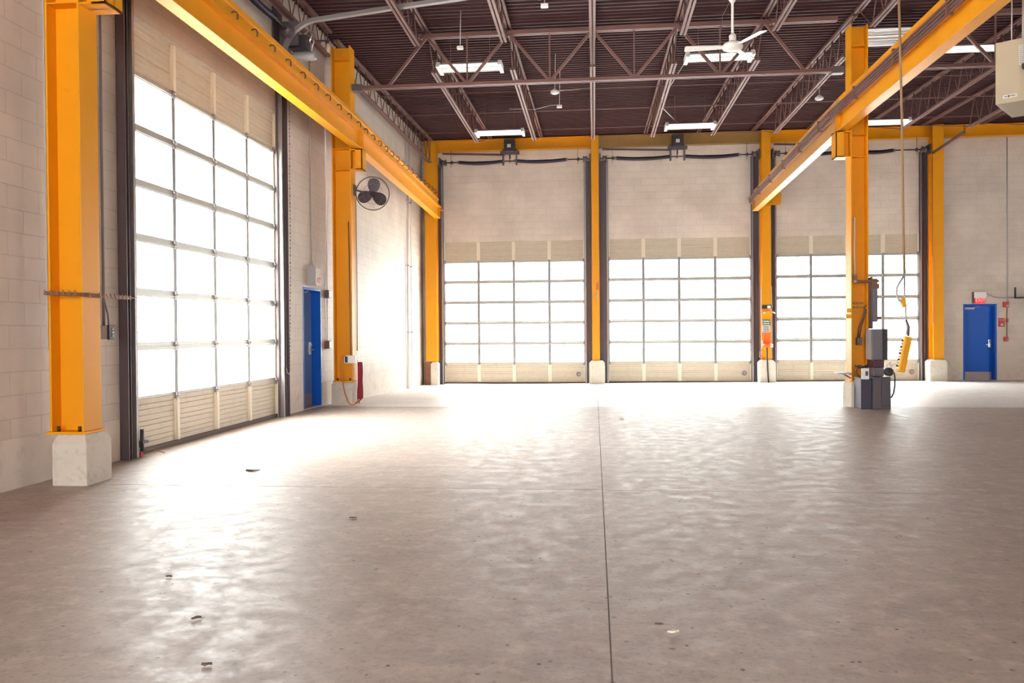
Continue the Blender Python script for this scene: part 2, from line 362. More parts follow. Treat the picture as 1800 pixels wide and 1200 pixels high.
# smooth poured base course under the blocks
b = MB()
for a, c in ((-9.0, D1[0] - .22), (D1[1] + .26, PD[0] - .06), (PD[1] + .06, 15.45)): b.box(XL - 0.02, XL + 0.008, a, c, -0.2, 0.44)
b.add([(XL, 15.45, -0.4), (XL + 0.008, 15.45, -0.4), (wl(25.1) + 0.008, 25.1, -0.5), (wl(25.1), 25.1, -0.5), (XL, 15.45, 0.44), (XL + 0.008, 15.45, 0.44), (wl(25.1) + 0.008, 25.1, 0.36), (wl(25.1), 25.1, 0.36)],
      [(0,3,2,1),(4,5,6,7),(0,1,5,4),(1,2,6,5),(2,3,7,6),(3,0,4,7)])
tag(build('baseboard_left', b, 'base'), kind='structure')
b = MB()
for a, c in ((9.62, FP[0] - .02), (FP[1] + .02, 17.9)): b.box(a, c, YB - 0.012, YB + 0.02, -0.4, 0.44)
tag(build('baseboard_back', b, 'base'), kind='structure')

# corrugated roof deck, ribs running across
dk = MB(); xs_, prof, y = None, [], -9.2
while y < 25.4:
    for dy, dz in ((0, 0), (0.045, 0), (0.065, 0.035), (0.130, 0.035)): prof.append((y + dy, zdeck(y + dy) + dz))
    y += 0.152
n = len(prof); vs = [(-5.5, a, z) for a, z in prof] + [(18.2, a, z) for a, z in prof] + [(-5.5, a, z + .06) for a, z in prof] + [(18.2, a, z + .06) for a, z in prof]
dk.add(vs, [(i, i + 1, n + i + 1, n + i) for i in range(n - 1)] + [(2 * n + i, 3 * n + i, 3 * n + i + 1, 2 * n + i + 1) for i in range(n - 1)])
tag(build('ceiling', dk, 'deck'), kind='structure')

# ---------------------------------------------------------------- overhead doors
def overhead_door(name, T, width, rows, hs, z0, loc, lock=None, knob=None):
    """T maps (u across, n towards the room, z) to the world"""
    root = empty(name, loc); tag(root, kind='structure'); cw = width / 4
    def solid(pname, za, zb):
        mb = MB(T); nr = 3; ph = (zb - za) / nr
        for k in range(nr):
            a, b_ = za + k * ph + 0.006, za + (k + 1) * ph - 0.004
            q = [(-0.045, a), (-0.006, a), (-0.006, a + ph * .28), (0.0, a + ph * .31), (-0.006, a + ph * .34), (-0.006, a + ph * .58), (0.0, a + ph * .61), (-0.006, a + ph * .64), (-0.006, b_), (-0.045, b_)]
            mb.prism(q, 'x', 0.004, width - 0.004)
        mb.box(0.004, width - 0.004, -0.05, -0.016, za, zb)
        p = build(pname, mb, 'panel', root)
        for j in range(5):
            uc = j * cw; ww = 0.055 if 0 < j < 4 else 0.05
            st = MB(T); a0, a1 = max(0.004, uc - ww), min(width - 0.004, uc + ww)
            st.box(a0, a1, -0.01, 0.012, za + 0.01, zb - 0.05); st.box(max(a0, uc - 0.028), min(a1, uc + 0.028), 0.012, 0.03, za + 0.01, zb - 0.05)
            build('stile', st, 'stile', p)
        return p
    solid('bottom_panel', z0 + 0.05, z0 + hs); solid('top_panel', z0 + (rows - 1) * hs + 0.0005, z0 + rows * hs)
    build('top_dark_strip', MB(T).box(0.0, width, -0.03, 0.014, z0 + rows * hs - 0.016, z0 + rows * hs + 0.012), 'seal', root)  # thin dark strip drawing the line along the door top
    build('bottom_seal', MB(T).box(0.0, width, -0.05, 0.012, z0 + 0.0, z0 + 0.055), 'seal', root)
    pane0 = None
    for r in range(1, rows - 1):
        za, zb = z0 + r * hs, z0 + (r + 1) * hs
        fr = MB(T); fr.box(0.004, width - 0.004, -0.045, -0.004, za + 0.0005, za + 0.03).box(0.004, width - 0.004, -0.045, 0.0, zb - 0.062, zb - 0.0005)
        fr.box(0.004, width - 0.004, -0.002, 0.014, zb - 0.05, zb - 0.03)
        fr.box(0.004, 0.05, -0.045, 0, za, zb - 0.006).box(width - 0.05, width - 0.004, -0.045, 0, za, zb - 0.006)
        sec = build('glazed_section', fr, 'rail', root)
        for j in range(1, 4):
            build('mullion', MB(T).box(j * cw - 0.036, j * cw + 0.036, -0.04, 0.006, za + 0.02, zb - 0.056), 'mull', sec)
        for j in range(4):
            if pane0 is None:
                pane0 = build('pane', MB(T).box(0.02, cw - 0.02, -0.026, -0.022, za + 0.02, zb - 0.05), 'glass', sec)
            else:
                c = pane0.copy(); C.objects.link(c); c.parent = sec
                d = (T.to_3x3() @ Vector((j * cw, 0, (r - 1) * hs))); c.location = d
    h0 = None
    for r in range(1, rows):
        for j in range(5):
            u = min(max(j * cw, 0.045), width - 0.045); z = z0 + r * hs
            if h0 is None:
                hb = MB(T); hb.box(u - 0.028, u + 0.028, 0.0, 0.02, z - 0.075, z + 0.03); hb.cyl((u - 0.034, 0.022, z - 0.01), (u + 0.034, 0.022, z - 0.01), 0.012, 8)
                h0 = build('hinge', hb, 'track', root); hu, hz = u, z
            else:
                c = h0.copy(); C.objects.link(c); c.parent = root; c.location = T.to_3x3() @ Vector((u - hu, 0, z - hz))
    if lock is not None:
        build('lock_port', MB(T).lathe([(0.075, 0), (0.075, 0.02), (0.055, 0.024), (0.05, 0.012), (0.0, 0.012)], (lock, -0.004, z0 + hs * 0.46), (0, 1, 0), 20), 'track', root)
    return root
def frame(o, ux, nx): return Matrix(((ux[0], nx[0], 0, o[0]), (ux[1], nx[1], 0, o[1]), (0, 0, 1, o[2]), (0, 0, 0, 1)))
TL = frame((XL - 0.035, D1[0], 0), (0, 1), (1, 0))
d1 = overhead_door('door_1', TL, D1[1] - D1[0], 8, 0.6096, 0.0, (XL - 0.035, (D1[0] + D1[1]) / 2, 0))
for k, d in enumerate(FD):
    overhead_door('door_%d' % (k + 2), frame((d[0], YB + 0.035, 0), (1, 0), (0, -1)), d[1] - d[0], 7, 0.625, d[3], ((d[0] + d[1]) / 2, YB + 0.035, d[3]), lock=(d[1] - d[0]) - 0.22)
# faint rounded label outline in the glazing of the big left door
lb = MB(TL); yc, zc, a, c_ = 9.02 - D1[0], 1.45, 0.24, 0.085
pts = [(yc + sx * (a - .06) + .06 * math.cos(t), -0.019, zc + sz * (c_ - .06) + .06 * math.sin(t)) for sx, sz, t0 in ((1, 1, 0), (-1, 1, 1), (-1, -1, 2), (1, -1, 3)) for t in [t0 * H2 + k * H2 / 5 for k in range(6)]]
lb.tube(pts, 0.006, 6, closed=True); build('decal_outline', lb, 'paper', d1)
# unseen glazed door, added in the right wall to brighten the far right
overhead_door('door_7', frame((18.03, RD[0], 0), (0, 1), (-1, 0)), 4.3, 8, 0.6096, 0.0, (18.03, 11.95, 0))

# ---------------------------------------------------------------- person doors
def person_door(name, T, wd, ht, loc, lever_u, flip, lm='blue'):
    root = empty(name, loc); tag(root, kind='structure')
    fr = MB(T)
    fr.box(0.0, 0.05, -0.235, 0.004, 0, ht).box(wd - 0.05, wd, -0.235, 0.004, 0, ht).box(0.05, wd - 0.05, -0.235, 0.004, ht - 0.05, ht)
    build('door_frame', fr, 'blue', root, 0.004)
    R0 = -0.17
    lf = build('leaf', MB(T).box(0.053, wd - 0.053, R0 - .045, R0, 0.016, ht - 0.055), lm, root, 0.003)
    build('door_stop', MB(T).box(0.04, 0.075, -0.245, -0.218, 0, ht).box(wd - 0.075, wd - 0.04, -0.245, -0.218, 0, ht).box(0.04, wd - 0.04, -0.245, -0.218, ht - 0.08, ht - 0.04), 'blue', root)
    build('threshold', MB(T).box(-0.0, wd, -0.24, 0.01, -0.15, 0.014), 'lgrey', root)
    build('kick_plate', MB(T).box(0.075, wd - 0.075, R0, R0 + .003, 0.02, 0.24), 'kick', lf)
    lv = MB(T); lv.box(lever_u - 0.035, lever_u + 0.035, R0, R0 + .02, 0.95, 1.17); lv.cyl((lever_u, R0 + .02, 1.03), (lever_u, R0 + .07, 1.03), 0.012, 10); lv.bar((lever_u, R0 + .07, 1.03), (lever_u - flip * 0.12, R0 + .07, 1.03), 0.02, 0.022)
    lv.cyl((lever_u, R0 + .02, 1.12), (lever_u, R0 + .03, 1.12), 0.022, 12)
    build('lever_handle', lv, 'chrome', lf)
    cl = MB(T); u0_ = wd - lever_u
    cl.box(u0_ - 0.04 * flip, u0_ + 0.24 * flip, R0, R0 + .05, ht - 0.15, ht - 0.095); cl.bar((u0_ + 0.2 * flip, R0 + .04, ht - 0.10), (u0_ + 0.38 * flip, R0 + .09, ht - 0.06), 0.02, 0.012)
    build('door_closer', cl, 'lgrey', lf)
    for z in (0.25, 1.05, 1.85): build('hinge', MB(T).cyl((0.053 if flip > 0 else wd - .053, R0 + .004, z - .05), (0.053 if flip > 0 else wd - .053, R0 + .004, z + .05), 0.012, 8), 'chrome', root)
    return root
person_door('door_5', frame((XL, PD[0], 0), (0, 1), (1, 0)), PD[1] - PD[0], PD[2], (XL, 14.46, 0), PD[1] - PD[0] - 0.13, 1, 'blueglare')
person_door('door_6', frame((FP[0], YB, FP[3]), (1, 0), (0, -1)), FP[1] - FP[0], FP[2] - FP[3], (11.06, YB, FP[3]), FP[1] - FP[0] - 0.13, 1)

# ================================================================ steel columns on pedestals
def pedestal(x0, x1, y0, y1, z0, z1, cz, label, axis='y'):
    ch = cz if axis == 'y' else 0.035
    mb = MB(); q = [(x0, z0), (x1, z0), (x1, z1 - ch), (x1 - ch, z1), (x0 + ch, z1), (x0, z1 - ch)]
    if axis == 'y': mb.prism(q, 'y', y0, y1)
    else:
        a = [(x0, y0, z0), (x1, y0, z0), (x1, y1, z0), (x0, y1, z0), (x0, y0, z1 - cz), (x1, y0, z1 - cz), (x1, y1, z1 - cz), (x0, y1, z1 - cz), (x0 + ch, y0 + ch, z1), (x1 - ch, y0 + ch, z1), (x1 - ch, y1 - ch, z1), (x0 + ch, y1 - ch, z1)]
        mb.add(a, [(0,3,2,1),(8,9,10,11),(0,1,5,4),(1,2,6,5),(2,3,7,6),(3,0,4,7),(4,5,9,8),(5,6,10,9),(6,7,11,10),(7,4,8,11)])
    o = build('concrete_pedestal', mb, 'conc', None, 0.012, ((x0 + x1) / 2, (y0 + y1) / 2, z0))
    return tag(o, label, 'pedestal')
def h_column(x0, x1, y0, y1, z0, z1, flange, label, m='yellow', base=True, tf=0.02):
    """flange 'x': flange plates face +-X; 'y': face +-Y"""
    root = empty('steel_column', ((x0 + x1) / 2, (y0 + y1) / 2, z0)); tag(root, label, 'column', kind='thing')
    mb = MB(); xc, yc = (x0 + x1) / 2, (y0 + y1) / 2
    if flange == 'x': mb.box(x0, x0 + tf, y0, y1, z0, z1).box(x1 - tf, x1, y0, y1, z0, z1).box(x0 + tf, x1 - tf, yc - .008, yc + .008, z0, z1)
    else: mb.box(x0, x1, y0, y0 + tf, z0, z1).box(x0, x1, y1 - tf, y1, z0, z1).box(xc - .008, xc + .008, y0 + tf, y1 - tf, z0, z1)
    build('shaft', mb, m, root, 0.003)
    if base:
        bp = MB().box(x0 - 0.02, x1 + 0.02, y0 - 0.02, y1 + 0.02, z0 - 0.022, z0); p = build('base_plate', bp, m, root)
        for sx in (x0 + 0.06, x1 - 0.06): build('anchor_bolt', MB().cyl((sx, y0 + 0.03, z0), (sx, y0 + 0.03, z0 + 0.045), 0.014, 8), 'black', p)
    return root
def stiffeners(root, x0, x1, y0, y1, zs, m='yellow'):
    for z in zs: build('stiffener', MB().box(x0 + .018, x1 - .018, y0 + .004, y1 - .004, z - .006, z + .006), m, root)
def crane_bracket(root, xa, xb, yc, z0, z1, m='yellow'):
    """short stub out of the column flange that carries the runway beam"""
    lo, hi = min(xa, xb), max(xa, xb); mb = MB()
    mb.box(lo, hi, yc - 0.13, yc + 0.13, z0, z0 + 0.018).box(lo, hi, yc - 0.13, yc + 0.13, z1 - 0.02, z1)
    mb.box(lo, hi, yc - .008, yc + .008, z0, z1)
    tip = xb; s = 1 if xb > xa else -1
    mb.box(tip - s * 0.14, tip, yc - 0.13, yc - 0.115, z0, z1).box(tip - s * 0.02, tip, yc - 0.13, yc + 0.13, z0, z1)
    return build('crane_bracket', mb, m, root, 0.002)

pedestal(-4.80, -4.475, 6.915, 7.31, -0.1, 0.455, 0.09, 'cream concrete pedestal with sloped top under the nearest yellow left-wall column', 'b')
c = h_column(-4.825, -4.505, 6.935, 7.205, 0.477, 6.85, 'x', 'nearest tall yellow column on the left wall, with a brown bar across it')
stiffeners(c, -4.825, -4.505, 6.935, 7.205, (4.27, 4.74)); crane_bracket(c, -4.505, -4.25, 7.07, 4.25, 4.75)
build('pale_edge_strip', MB().box(-4.86, -4.845, 6.96, 6.975, 1.2, 6.5), 'lgrey', c)  # long thin pale strip drawing the line at the column's left edge
pedestal(-4.87, -4.475, 15.0, 15.42, -0.1, 0.43, 0.05, 'concrete pedestal under the middle left-wall column, dark red cloth hanging past it', 'b')
c = h_column(-4.835, -4.475, 15.06, 15.36, 0.452, 6.66, 'x', 'yellow column on the left wall between the blue door and the wall fan')
stiffeners(c, -4.835, -4.475, 15.06, 15.36, (4.37, 4.76, 6.41)); crane_bracket(c, -4.475, -4.26, 15.2, 4.37, 4.75)
pedestal(4.375, 4.80, 14.72, 15.2, -0.1, 0.43, 0.05, 'concrete pedestal of the free-standing pillar, black control cabinets beside it', 'b')
pil = h_column(4.405, 4.695, 14.8, 15.1, 0.452, 6.56, 'x', 'free-standing yellow pillar in mid-floor carrying the right crane beam')
stiffeners(pil, 4.405, 4.695, 14.8, 15.1, (4.30, 4.68, 6.2)); crane_bracket(pil, 4.405, 4.16, 14.95, 4.30, 4.75)
# far wall columns
pedestal(-4.93, -4.70, 24.72, 25.03, -0.4, 0.44, 0.05, 'narrow concrete pedestal in the far left corner of the hall')
c = h_column(-5.08, -4.72, 24.76, 25.03, 0.45, 7.12, 'y', 'yellow column in the far left corner where the left crane beam ends', base=False)
build('corner_bracket', MB().box(-4.98, -4.50, 24.66, 24.80, 5.0, 5.03).box(-4.98, -4.96, 24.66, 24.80, 5.03, 5.24).box(-5.0, -4.74, 24.78, 24.8, 5.03, 5.3), 'yellow', c)
build('corner_cover', MB().box(-5.12, -4.935, 24.74, 25.1, -0.4, 0.44), 'rust', c)
pedestal(-0.155, 0.305, 24.64, 25.03, -0.4, 0.46, 0.07, 'concrete pedestal between the first and second far overhead doors')
c = h_column(-0.06, 0.16, 24.74, 25.03, 0.462, 7.13, 'y', 'slim yellow far-wall column with small red lettering on its face', base=False)
wr = MB(); rr = random.Random(3); wr.text_bars(0.06, 0.14, 2.56, 2.78, 5, 24.739, rr); build('red_marking', wr, 'red', c)
wr = MB(); wr.text_bars(0.07, 0.11, 2.28, 2.52, 6, 24.739, rr); build('pale_marking', wr, 'paper', c)
pedestal(4.765, 5.22, 24.64, 25.03, -0.4, 0.46, 0.07, 'concrete pedestal with a black pipe running down its front')
c4 = h_column(4.86, 5.12, 24.74, 25.03, 0.462, 7.13, 'y', 'yellow far-wall column carrying a green and white safety sign', base=False)
gs = MB().box(4.86, 5.12, 24.72, 24.738, 4.93, 5.12); gs.prism([(5.10, 4.95), (5.36, 4.95), (5.41, 5.0), (5.41, 5.26), (5.36, 5.33), (5.10, 5.33)], 'y', 24.72, 24.74)
gs.prism([(4.58, 5.02), (4.88, 4.94), (4.88, 5.02)], 'y', 24.70, 24.74); gs.box(4.55, 4.9, 24.55, 24.74, 5.0, 5.02)
build('gusset_plate', gs, 'yellow', c4)
pedestal(9.49, 9.97, 24.64, 25.03, -0.4, 0.45, 0.06, 'concrete pedestal near the far blue door')
c5 = h_column(9.60, 9.90, 24.70, 25.03, 0.452, 7.13, 'y', 'yellow far-wall column right of the third far overhead door, near the blue door', base=False)
kb = MB().bar((9.60, 24.69, 6.32), (9.80, 23.16, 6.54), 0.06, 0.06); kb.tube([(9.8, 23.16, 6.5), (9.8, 23.14, 6.72)], 0.02, 6); build('knee_brace', kb, 'steel', c5)

# yellow girder along the far wall
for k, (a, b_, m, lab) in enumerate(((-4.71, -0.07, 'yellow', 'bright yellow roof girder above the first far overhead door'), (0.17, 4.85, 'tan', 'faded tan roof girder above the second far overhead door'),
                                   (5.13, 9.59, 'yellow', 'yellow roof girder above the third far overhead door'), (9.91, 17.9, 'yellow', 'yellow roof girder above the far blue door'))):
    mb = MB().box(a, b_, 24.84, 25.04, 6.80, 6.82).box(a, b_, 24.84, 25.04, 7.12, 7.14).box(a, b_, 24.93, 24.95, 6.82, 7.12)
    tag(build('roof_girder', mb, m, None, 0, ((a + b_) / 2, 24.94, 6.97)), lab, 'girder', kind='thing')

# ================================================================ crane runway beams
def runway(p, q, label, m, hooks=True, conductor=0):
    p, q = Vector(p), Vector(q); L = (q - p).length; d = (q - p).normalized()
    T = Matrix(((d.y, d.x, 0, p.x), (-d.x, d.y, 0, p.y), (0, 0, 1, p.z), (0, 0, 0, 1)))     # local: x right, y along, z up
    root = empty('crane_runway_beam', p); tag(root, label, 'crane beam', kind='thing')
    mb = MB(T).box(-0.085, 0.085, 0, L, 0, 0.018).box(-0.085, 0.085, 0, L, 0.325, 0.345).box(-0.007, 0.007, 0, L, 0.018, 0.325)
    build('beam', mb, m, root, 0.002)
    build('cap_channel', MB(T).box(-0.11, 0.11, 0, L, 0.346, 0.36).box(-0.11, -0.10, 0, L, 0.305, 0.346).box(0.10, 0.11, 0, L, 0.305, 0.346), m, root)
    rl = MB(T); rl.prism([(-0.05, 0.361), (0.05, 0.361), (0.05, 0.372), (0.014, 0.39), (0.014, 0.53), (0.04, 0.545), (0.04, 0.60), (-0.04, 0.60), (-0.04, 0.545), (-0.014, 0.53), (-0.014, 0.39), (-0.05, 0.372)], 'y', 0, L)
    build('rail', rl, m, root)
    for ye in (0.004, L - 0.016): build('end_plate', MB(T).box(-0.085, 0.085, ye, ye + 0.012, 0.0, 0.345), m, root)
    h0 = None; k = 0; yy = 0.3
    while yy < L - 0.1 and hooks:
        if h0 is None:
            hk = MB(T).tube([(0.05, yy, 0.372), (0.085, yy, 0.372), (0.10, yy, 0.385), (0.10, yy, 0.44), (0.085, yy, 0.465), (0.05, yy, 0.475), (0.025, yy, 0.46)], 0.011, 6)
            h0 = build('hook_bolt', hk, 'rust', root); y_0 = yy
        else:
            c_ = h0.copy(); C.objects.link(c_); c_.parent = root; c_.location = d * (yy - y_0)
        yy += 0.59; k += 1
    for i in range(conductor):
        zc_ = 0.235 + 0.036 * i; build('conductor_bar', MB(T).box(-0.16 - 0.012 * i, -0.135 - 0.012 * i, 0.02, L - 0.02, zc_, zc_ + 0.025), 'steel', root)
    if conductor:
        yy = 0.9
        while yy < L:
            build('conductor_hanger', MB(T).box(-0.19, -0.11, yy - 0.018, yy + 0.012, 0.22, 0.42), 'rust', root); yy += 1.75
    return root
runway((-4.36, -3.0, 4.752), (-4.36, 15.19, 4.752), 'orange-yellow crane runway beam passing over the big left door', 'yellow')
runway((-4.36, 15.21, 4.752), (-4.66, 24.64, 5.035), 'orange-yellow crane runway beam from the middle left column to the far corner', 'yellow')
runway((4.28, -3.0, 4.755), (4.28, 14.94, 4.755), 'near crane runway beam at upper right, running from the frame edge to the pillar', 'yellow', False, 4)
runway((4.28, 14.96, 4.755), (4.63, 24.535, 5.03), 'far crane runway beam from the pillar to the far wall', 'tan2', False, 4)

# ================================================================ roof joists
def joist(xc, y0, y1, bc0, bc1, zb, label, group, npan=12):
    root = empty('bar_joist', (xc, y0, zdeck(y0) - 0.1)); tag(root, label, 'roof joist', group, 'thing')
    T = lambda y: zdeck(y) - 0.05
    tcm = MB(); bcm = MB(); wb = MB()
    for s in (-1, 1):
        tcm.bar((xc + s * 0.032, y0, T(y0)), (xc + s * 0.032, y1, T(y1)), 0.042, 0.05)
        bcm.bar((xc + s * 0.032, bc0, zb), (xc + s * 0.032, bc1, zb), 0.042, 0.045)
    ys_ = [bc0 + (bc1 - bc0) * i / npan for i in range(npan + 1)]
    pts = [Vector((xc, y0 + 0.12, T(y0) - 0.02))]
    for i, yv in enumerate(ys_):
        pts.append(Vector((xc, yv, zb)))
        if i < npan: ym = (yv + ys_[i + 1]) / 2; pts.append(Vector((xc, ym, T(ym))))
    pts.append(Vector((xc, y1 - 0.12, T(y1) - 0.02)))
    for a, b_ in zip(pts[:-1], pts[1:]): wb.tube([a, b_], 0.011, 6)
    build('top_chord', tcm, 'steel', root); build('bottom_chord', bcm, 'steel', root); build('web_rods', wb, 'steel', root)
    return root
XJ = [-3.05, -1.525, 0.0, 1.525, 3.05, 4.62, 6.15, 7.72, 9.35, 10.95, 12.5]
ORD = ['first', 'second', 'third', 'fourth', 'fifth', 'sixth', 'seventh', 'eighth', 'ninth', 'tenth', 'eleventh']
jf = joist(0, 15.26, 24.72, 15.85, 21.8, 6.36, 'x', 'roof joists of the far bay', 11)
jn = joist(0, 5.4, 15.14, 6.9, 14.35, 6.36, 'x', 'roof joists of the near bay', 13)
for i, x in enumerate(XJ):
    for src, loc, bay in ((jf, (x, 15.26, zdeck(15.26) - 0.1), 'the far bay'), (jn, (x, 5.4, zdeck(5.4) - 0.1), 'the near bay')):
        o = src if i == 0 else copy_tree(src)
        o.location = loc; o['label'] = '%s brown bar joist from the left in %s' % (ORD[i], bay)
for y0, y1, a, b_, xa, bay in ((15.45, 24.7, 15.6, 24.5, -4.86, 'far'), (7.4, 15.0, 7.6, 14.9, -4.84, 'near')):
    j = joist(xa, y0, y1, a, b_, 6.42, 'brown bar joist lying close against the left wall in the %s bay' % bay, 'wall joists', 16)
    j.rotation_euler.z = 0.0
# truss girders across the hall at the mid columns
def truss(xa, xb, bcn, tcn, label):
    Y, zb, zt = 15.2, 5.90, 6.80
    root = empty('roof_truss', ((xa + xb) / 2, Y, zt)); tag(root, label, 'truss', kind='thing')
    b = MB(); t = MB()
    for s in (-1, 1):
        b.bar((xa, Y + s * 0.036, zb), (xb, Y + s * 0.036, zb), 0.05, 0.06); t.bar((tcn[0] - 0.15, Y + s * 0.036, zt), (xb, Y + s * 0.036, zt), 0.05, 0.07)
    build('bottom_chord', b, 'steel', root); build('top_chord', t, 'steel', root)
    nodes = []
    for i, xt in enumerate(tcn):
        for xbn in sorted(bcn, key=lambda v: abs(v - xt))[:2]:
            nodes.append((xt, xbn))
    for xt, xbn in nodes: build('diagonal', MB().bar((xt, Y, zt), (xbn, Y, zb), 0.05, 0.045, (0, 1, 0)), 'steel', root)
    for xbn in bcn[1:-1]: build('vertical_post', MB().bar((xbn, Y, zb), (xbn, Y, zt), 0.028, 0.028, (0, 1, 0)), 'steel', root)
    for x, s in ((xa, -1), (xb, 1)): build('end_seat', MB().box(x - 0.10, x + 0.10, Y - 0.07, Y + 0.07, zb - 0.06, zb + 0.06), 'dark', root)
    return root
truss(-4.365, 4.295, [-3.8, -2.3, -0.78, 0.75, 2.27, 3.75], [-3.05, -1.53, 0, 1.53, 3.05], 'brown roof truss spanning from the left column to the pillar')
truss(4.80, 13.6, [5.4, 6.95, 8.5, 10.1, 11.7, 13.2], [6.15, 7.72, 9.35, 10.95, 12.5], 'brown roof truss continuing right of the pillar, behind the heater')
# bridging rods
br0 = None
for i, (y, z, lab) in enumerate(((17.55, 6.42, 'nearest'), (19.2, 6.42, 'middle'), (20.95, 6.42, 'farthest'))):
    mb = MB().tube([(-4.6, y, z), (13.0, y, z)], 0.010, 6)
    tag(build('bridging_rod', mb, 'steel', None, 0, (-4.6, y, z)), '%s thin rod running across the joist bottoms beyond the roof truss' % lab, 'rod', 'joist bridging rods')

# ================================================================ lamps
def strip_light(loc, length, width, label, tube='tube', refl='refl'):
    x, y, z = loc; root = empty('strip_light', loc); tag(root, label, 'ceiling light', 'fluorescent strip lights')
    hb = MB(); hb.prism([(y - width / 2, z + 0.02), (y - width * .3, z + 0.075), (y + width * .3, z + 0.075), (y + width / 2, z + 0.02), (y + width * .45, z + 0.02), (y + width * .27, z + 0.062), (y - width * .27, z + 0.062), (y - width * .45, z + 0.02)], 'x', x - length / 2, x + length / 2)
    build('reflector', hb, refl, root)
    for s in (-1, 1):
        e = MB(); xe = x + s * length / 2
        e.prism([(y - width / 2 - .01, z - 0.02), (y + width / 2 + .01, z - 0.02), (y + width * .38, z + 0.085), (y - width * .38, z + 0.085)], 'x', xe - 0.035, xe + 0.035)
        build('end_cap', e, 'white', root)
        build('tube', MB().cyl((x - length / 2 + .03, y + s * width * .25, z + 0.025), (x + length / 2 - .03, y + s * width * .25, z + 0.025), 0.024, 12), tube, root)
        build('hanger_wire', MB().tube([(x + s * length * .32, y, z + 0.07), (x + s * length * .32, y, zdeck(y) + 0.02)], 0.005, 5), 'steel', root)
    build('centre_ridge', MB().box(x - length / 2, x + length / 2, y - .02, y + .02, z + 0.045, z + 0.064), 'white', root)
    return root
strip_light((-2.30, 15.57, 6.30), 1.16, 0.52, 'fluorescent strip light behind the roof truss, near the left crane beam')
strip_light((-2.32, 20.74, 6.30), 1.16, 0.56, 'fluorescent strip light over the first far overhead door')
strip_light((2.30, 15.54, 6.30), 1.16, 0.46, 'fluorescent strip light directly behind the ceiling fan')
strip_light((2.36, 20.67, 6.30), 1.14, 0.56, 'fluorescent strip light over the second far overhead door')
strip_light((6.95, 20.9, 6.30), 1.14, 0.56, 'fluorescent strip light seen just right of the pillar, over the third far door')
strip_light((5.25, 15.78, 6.62), 0.95, 0.95, 'wide strip light right behind the top of the pillar', 'white', 'lgrey')
strip_light((6.95, 15.62, 6.30), 1.5, 0.40, 'fluorescent strip light partly hidden behind the beige heater')
# small ceiling devices
def device(name, loc, kind, label, cat):
    x, y, z = loc; root = empty(name, loc); tag(root, label, cat)
    if kind == 'disc': build('housing', MB().lathe([(0.02, 0.09), (0.05, 0.06), (0.085, 0.035), (0.09, 0.0), (0.06, -0.02), (0.0, -0.025)], (x, y, z)), 'white', root)
    else: build('housing', MB().box(x - .055, x + .055, y - .04, y + .04, z - .026, z + .026), 'white', root, 0.008)
    build('stem', MB().tube([(x, y, z + .03), (x + .02, y - .03, zdeck(y) + 0.02)], 0.009, 6), 'lgrey', root)
    return root
device('junction_box', (-0.71, 12.45, 6.2), 'box', 'small white junction box hanging on a stem near the top frame edge', 'box')
device('ceiling_sensor', (-0.77, 17.0, 6.2), 'disc', 'small white disc hanging under the roof left of the central joist', 'sensor')
device('junction_box', (-0.72, 18.03, 6.2), 'box', 'small white box just below the white ceiling disc', 'box')
device('ceiling_sensor', (4.76, 18.15, 6.2), 'disc', 'small white disc under the roof just left of the pillar', 'sensor')
device('junction_box', (-2.30, 14.4, 6.3), 'box', 'small pale box above the strip light near the left crane beam', 'box')
cb = MB().tube([(-1.9, 18.9, 6.42), (-1.3, 18.7, 6.33), (-0.95, 18.3, 6.30), (-0.75, 18.05, 6.24)], 0.008, 6)
tag(build('ceiling_cable', cb, 'lgrey', None, 0, (-1.9, 18.9, 6.42)), 'thin grey cable drooping to the small white box under the roof', 'cable')
tag(build('ceiling_conduit', MB().tube([(-0.7, 18.03, 6.55), (0.0, 18.0, 6.56)], 0.014, 6), 'lgrey', None, 0, (-0.7, 18.0, 6.55)), 'short grey conduit beside the central joist', 'conduit')
fx = MB().tube([(1.95, 17.0, 6.88), (1.7, 18.8, 6.75), (1.62, 19.6, 6.5), (1.9, 20.3, 6.45), (2.05, 20.6, 6.40)], 0.011, 6)
tag(build('light_whip', fx, 'lgrey', None, 0, (1.95, 17, 6.88)), 'bent flexible conduit dropping to the strip light over the second far door', 'cable')

